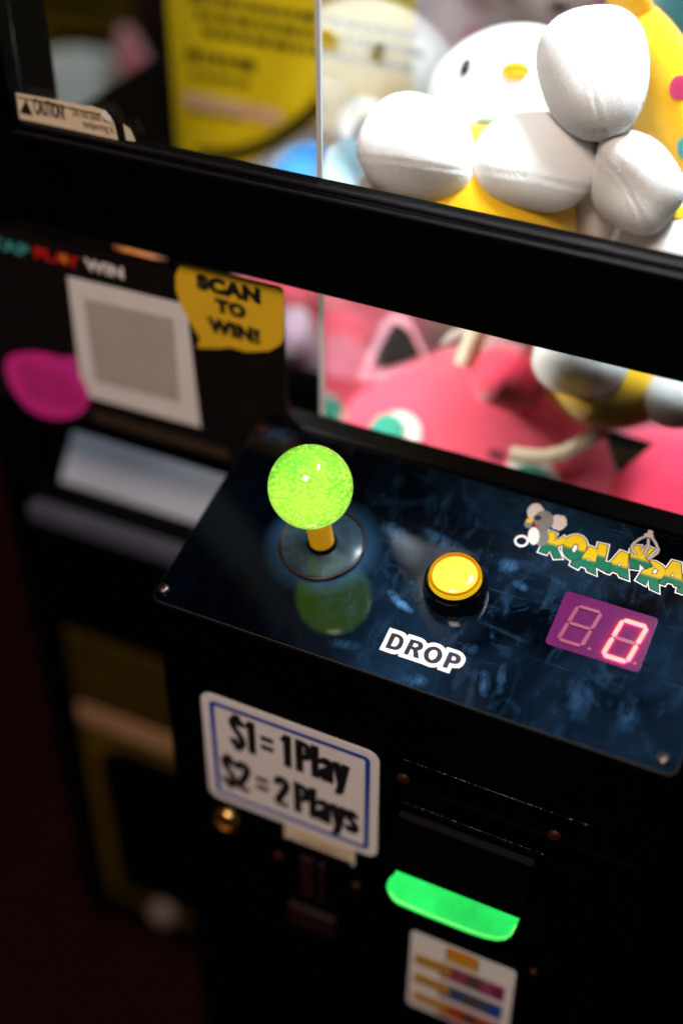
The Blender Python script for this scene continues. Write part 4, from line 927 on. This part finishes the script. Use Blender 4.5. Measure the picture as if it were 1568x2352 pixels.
# short pile of the toys nearest the glass: fibres standing on the cloth
def pile(o, count, length, mat, seed):
    me = o.data; me.calc_loop_triangles(); n_ = len(me.loop_triangles)
    tri = np.empty(n_*3, np.int32); me.loop_triangles.foreach_get('vertices', tri); tri = tri.reshape(-1, 3)
    co = np.empty(len(me.vertices)*3); me.vertices.foreach_get('co', co); co = co.reshape(-1, 3)
    a, b, c = co[tri[:, 0]], co[tri[:, 1]], co[tri[:, 2]]; nn = np.cross(b-a, c-a); ar = np.linalg.norm(nn, axis=1)
    q = np.random.default_rng(seed); k = q.choice(n_, count, p=ar/ar.sum()); w = q.random((count, 2)); m_ = w.sum(1) > 1; w[m_] = 1-w[m_]
    p = a[k]+(b-a)[k]*w[:, :1]+(c-a)[k]*w[:, 1:]; nv = nn[k]/np.maximum(ar[k], 1e-12)[:, None]
    if np.mean(np.sum((p-p.mean(0))*nv, 1)) < 0: nv = -nv
    d = nv+q.normal(size=(count, 3))*0.45; d /= np.linalg.norm(d, axis=1)[:, None]
    t = np.cross(d, q.normal(size=(count, 3))); t /= np.linalg.norm(t, axis=1)[:, None]
    L = length*q.uniform(0.5, 1.0, (count, 1)); v = np.stack([p-t*0.00006, p+t*0.00006, p+d*L], 1).reshape(-1, 3)
    me2 = bpy.data.meshes.new('pile'); me2.vertices.add(len(v)); me2.vertices.foreach_set('co', v.ravel()); me2.loops.add(len(v)); me2.loops.foreach_set('vertex_index', np.arange(len(v), dtype=np.int32))
    me2.polygons.add(count); me2.polygons.foreach_set('loop_start', np.arange(0, len(v), 3, dtype=np.int32)); me2.update(); me2.validate(); me2.materials.append(mat)
    f_ = bpy.data.objects.new('pile', me2); place(f_, o.parent, Matrix.Identity(4)); f_['kind'] = 'stuff'
for i, (t_, names) in enumerate(((tA, ('foot', 'head', 'body', 'arm')), (tB, ('hand', 'leg', 'body', 'sleeve')), (tC, ('body',)), (tI, ('body',)), (tK, ('foot',)))):
    for o in [c for c in t_.children if c.name.split('.')[0] in names]:
        pile(o, 16000, 0.0008, o.data.materials[0], 100+i)

# ------------------------------------------------------------------ yellow sign in the chute and the rail below it
ys = 0.30
sg = thing('yellow_sign', 'yellow card sign with dark lines of print standing in the chute', 'sign', onY(600, 420, ys), None)
s0_, s1_ = pf(398, 150, ys), pf(950, 150, ys)
zt_s, zb_s = pf(600, -120, ys)[1], pf(600, 470, ys)[1]
plate('sign_card', [(s0_[0], zb_s), (s1_[0], zb_s), (s1_[0], zt_s), (s0_[0], zt_s)], 0.0, 0.002, M['sign_yellow'], sg, MFy(ys))
mb = MB()
def bars(u0, v0, u1, v1, hpx, wmin=10, wmax=46):
    a, b = pf(u0, v0, ys), pf(u1, v1, ys); k = abs(a[0]-b[0])/abs(u1-u0); x = a[0]; z = (a[1]+b[1])/2; h_ = hpx*k
    while x < b[0]:
        w = rng.uniform(wmin, wmax)*k; mb.add([(x, z, .0024), (x+w, z, .0024), (x+w, z+h_, .0024), (x, z+h_, .0024)], [(0, 1, 2, 3)]); x += w+7*k
for r in ((440, -10, 950, 95, 17), (455, 30, 950, 133, 17), (470, 70, 950, 170, 17)): bars(*r)
bars(435, 130, 548, 156, 22); bars(445, 170, 575, 198, 12); bars(440, 252, 540, 272, 10)
mb.build('sign_print', M['olive_ink'], sg, MFy(ys))
a, b = pf(425, 205, ys), pf(650, 255, ys); sheet('sign_band', [[(a[0], a[1]-.009), (b[0], a[1]-.009), (b[0], a[1]), (a[0], a[1])]], M['tan'], sg, MFy(ys), .0026)
mb = MB()
for i, t in enumerate(np.linspace(0, 1, 15)):
    u = 470+t*265; v = 352+10*math.sin(t*3)-110*t*t
    p = pf(u, v, ys); w = .0035; an = 0.15+t*0.5; ex, ez = (math.cos(an), math.sin(an)), (-math.sin(an), math.cos(an))
    mb.add([(p[0]+ex[0]*i_*w+ez[0]*j_*w*1.3, p[1]+ex[1]*i_*w+ez[1]*j_*w*1.3, .0024) for i_, j_ in ((-1, -1), (1, -1), (1, 1), (-1, 1))], [(0, 1, 2, 3)])
mb.build('sign_arc_print', M['olive_ink'], sg, MFy(ys))
p0, p1 = at(520, 440, 0.70), at(738, 305, 0.76)
tube('chute_rail', [p0, (p0+p1)/2, p1], 0.0055, M['grey_rail'], mach, 16)
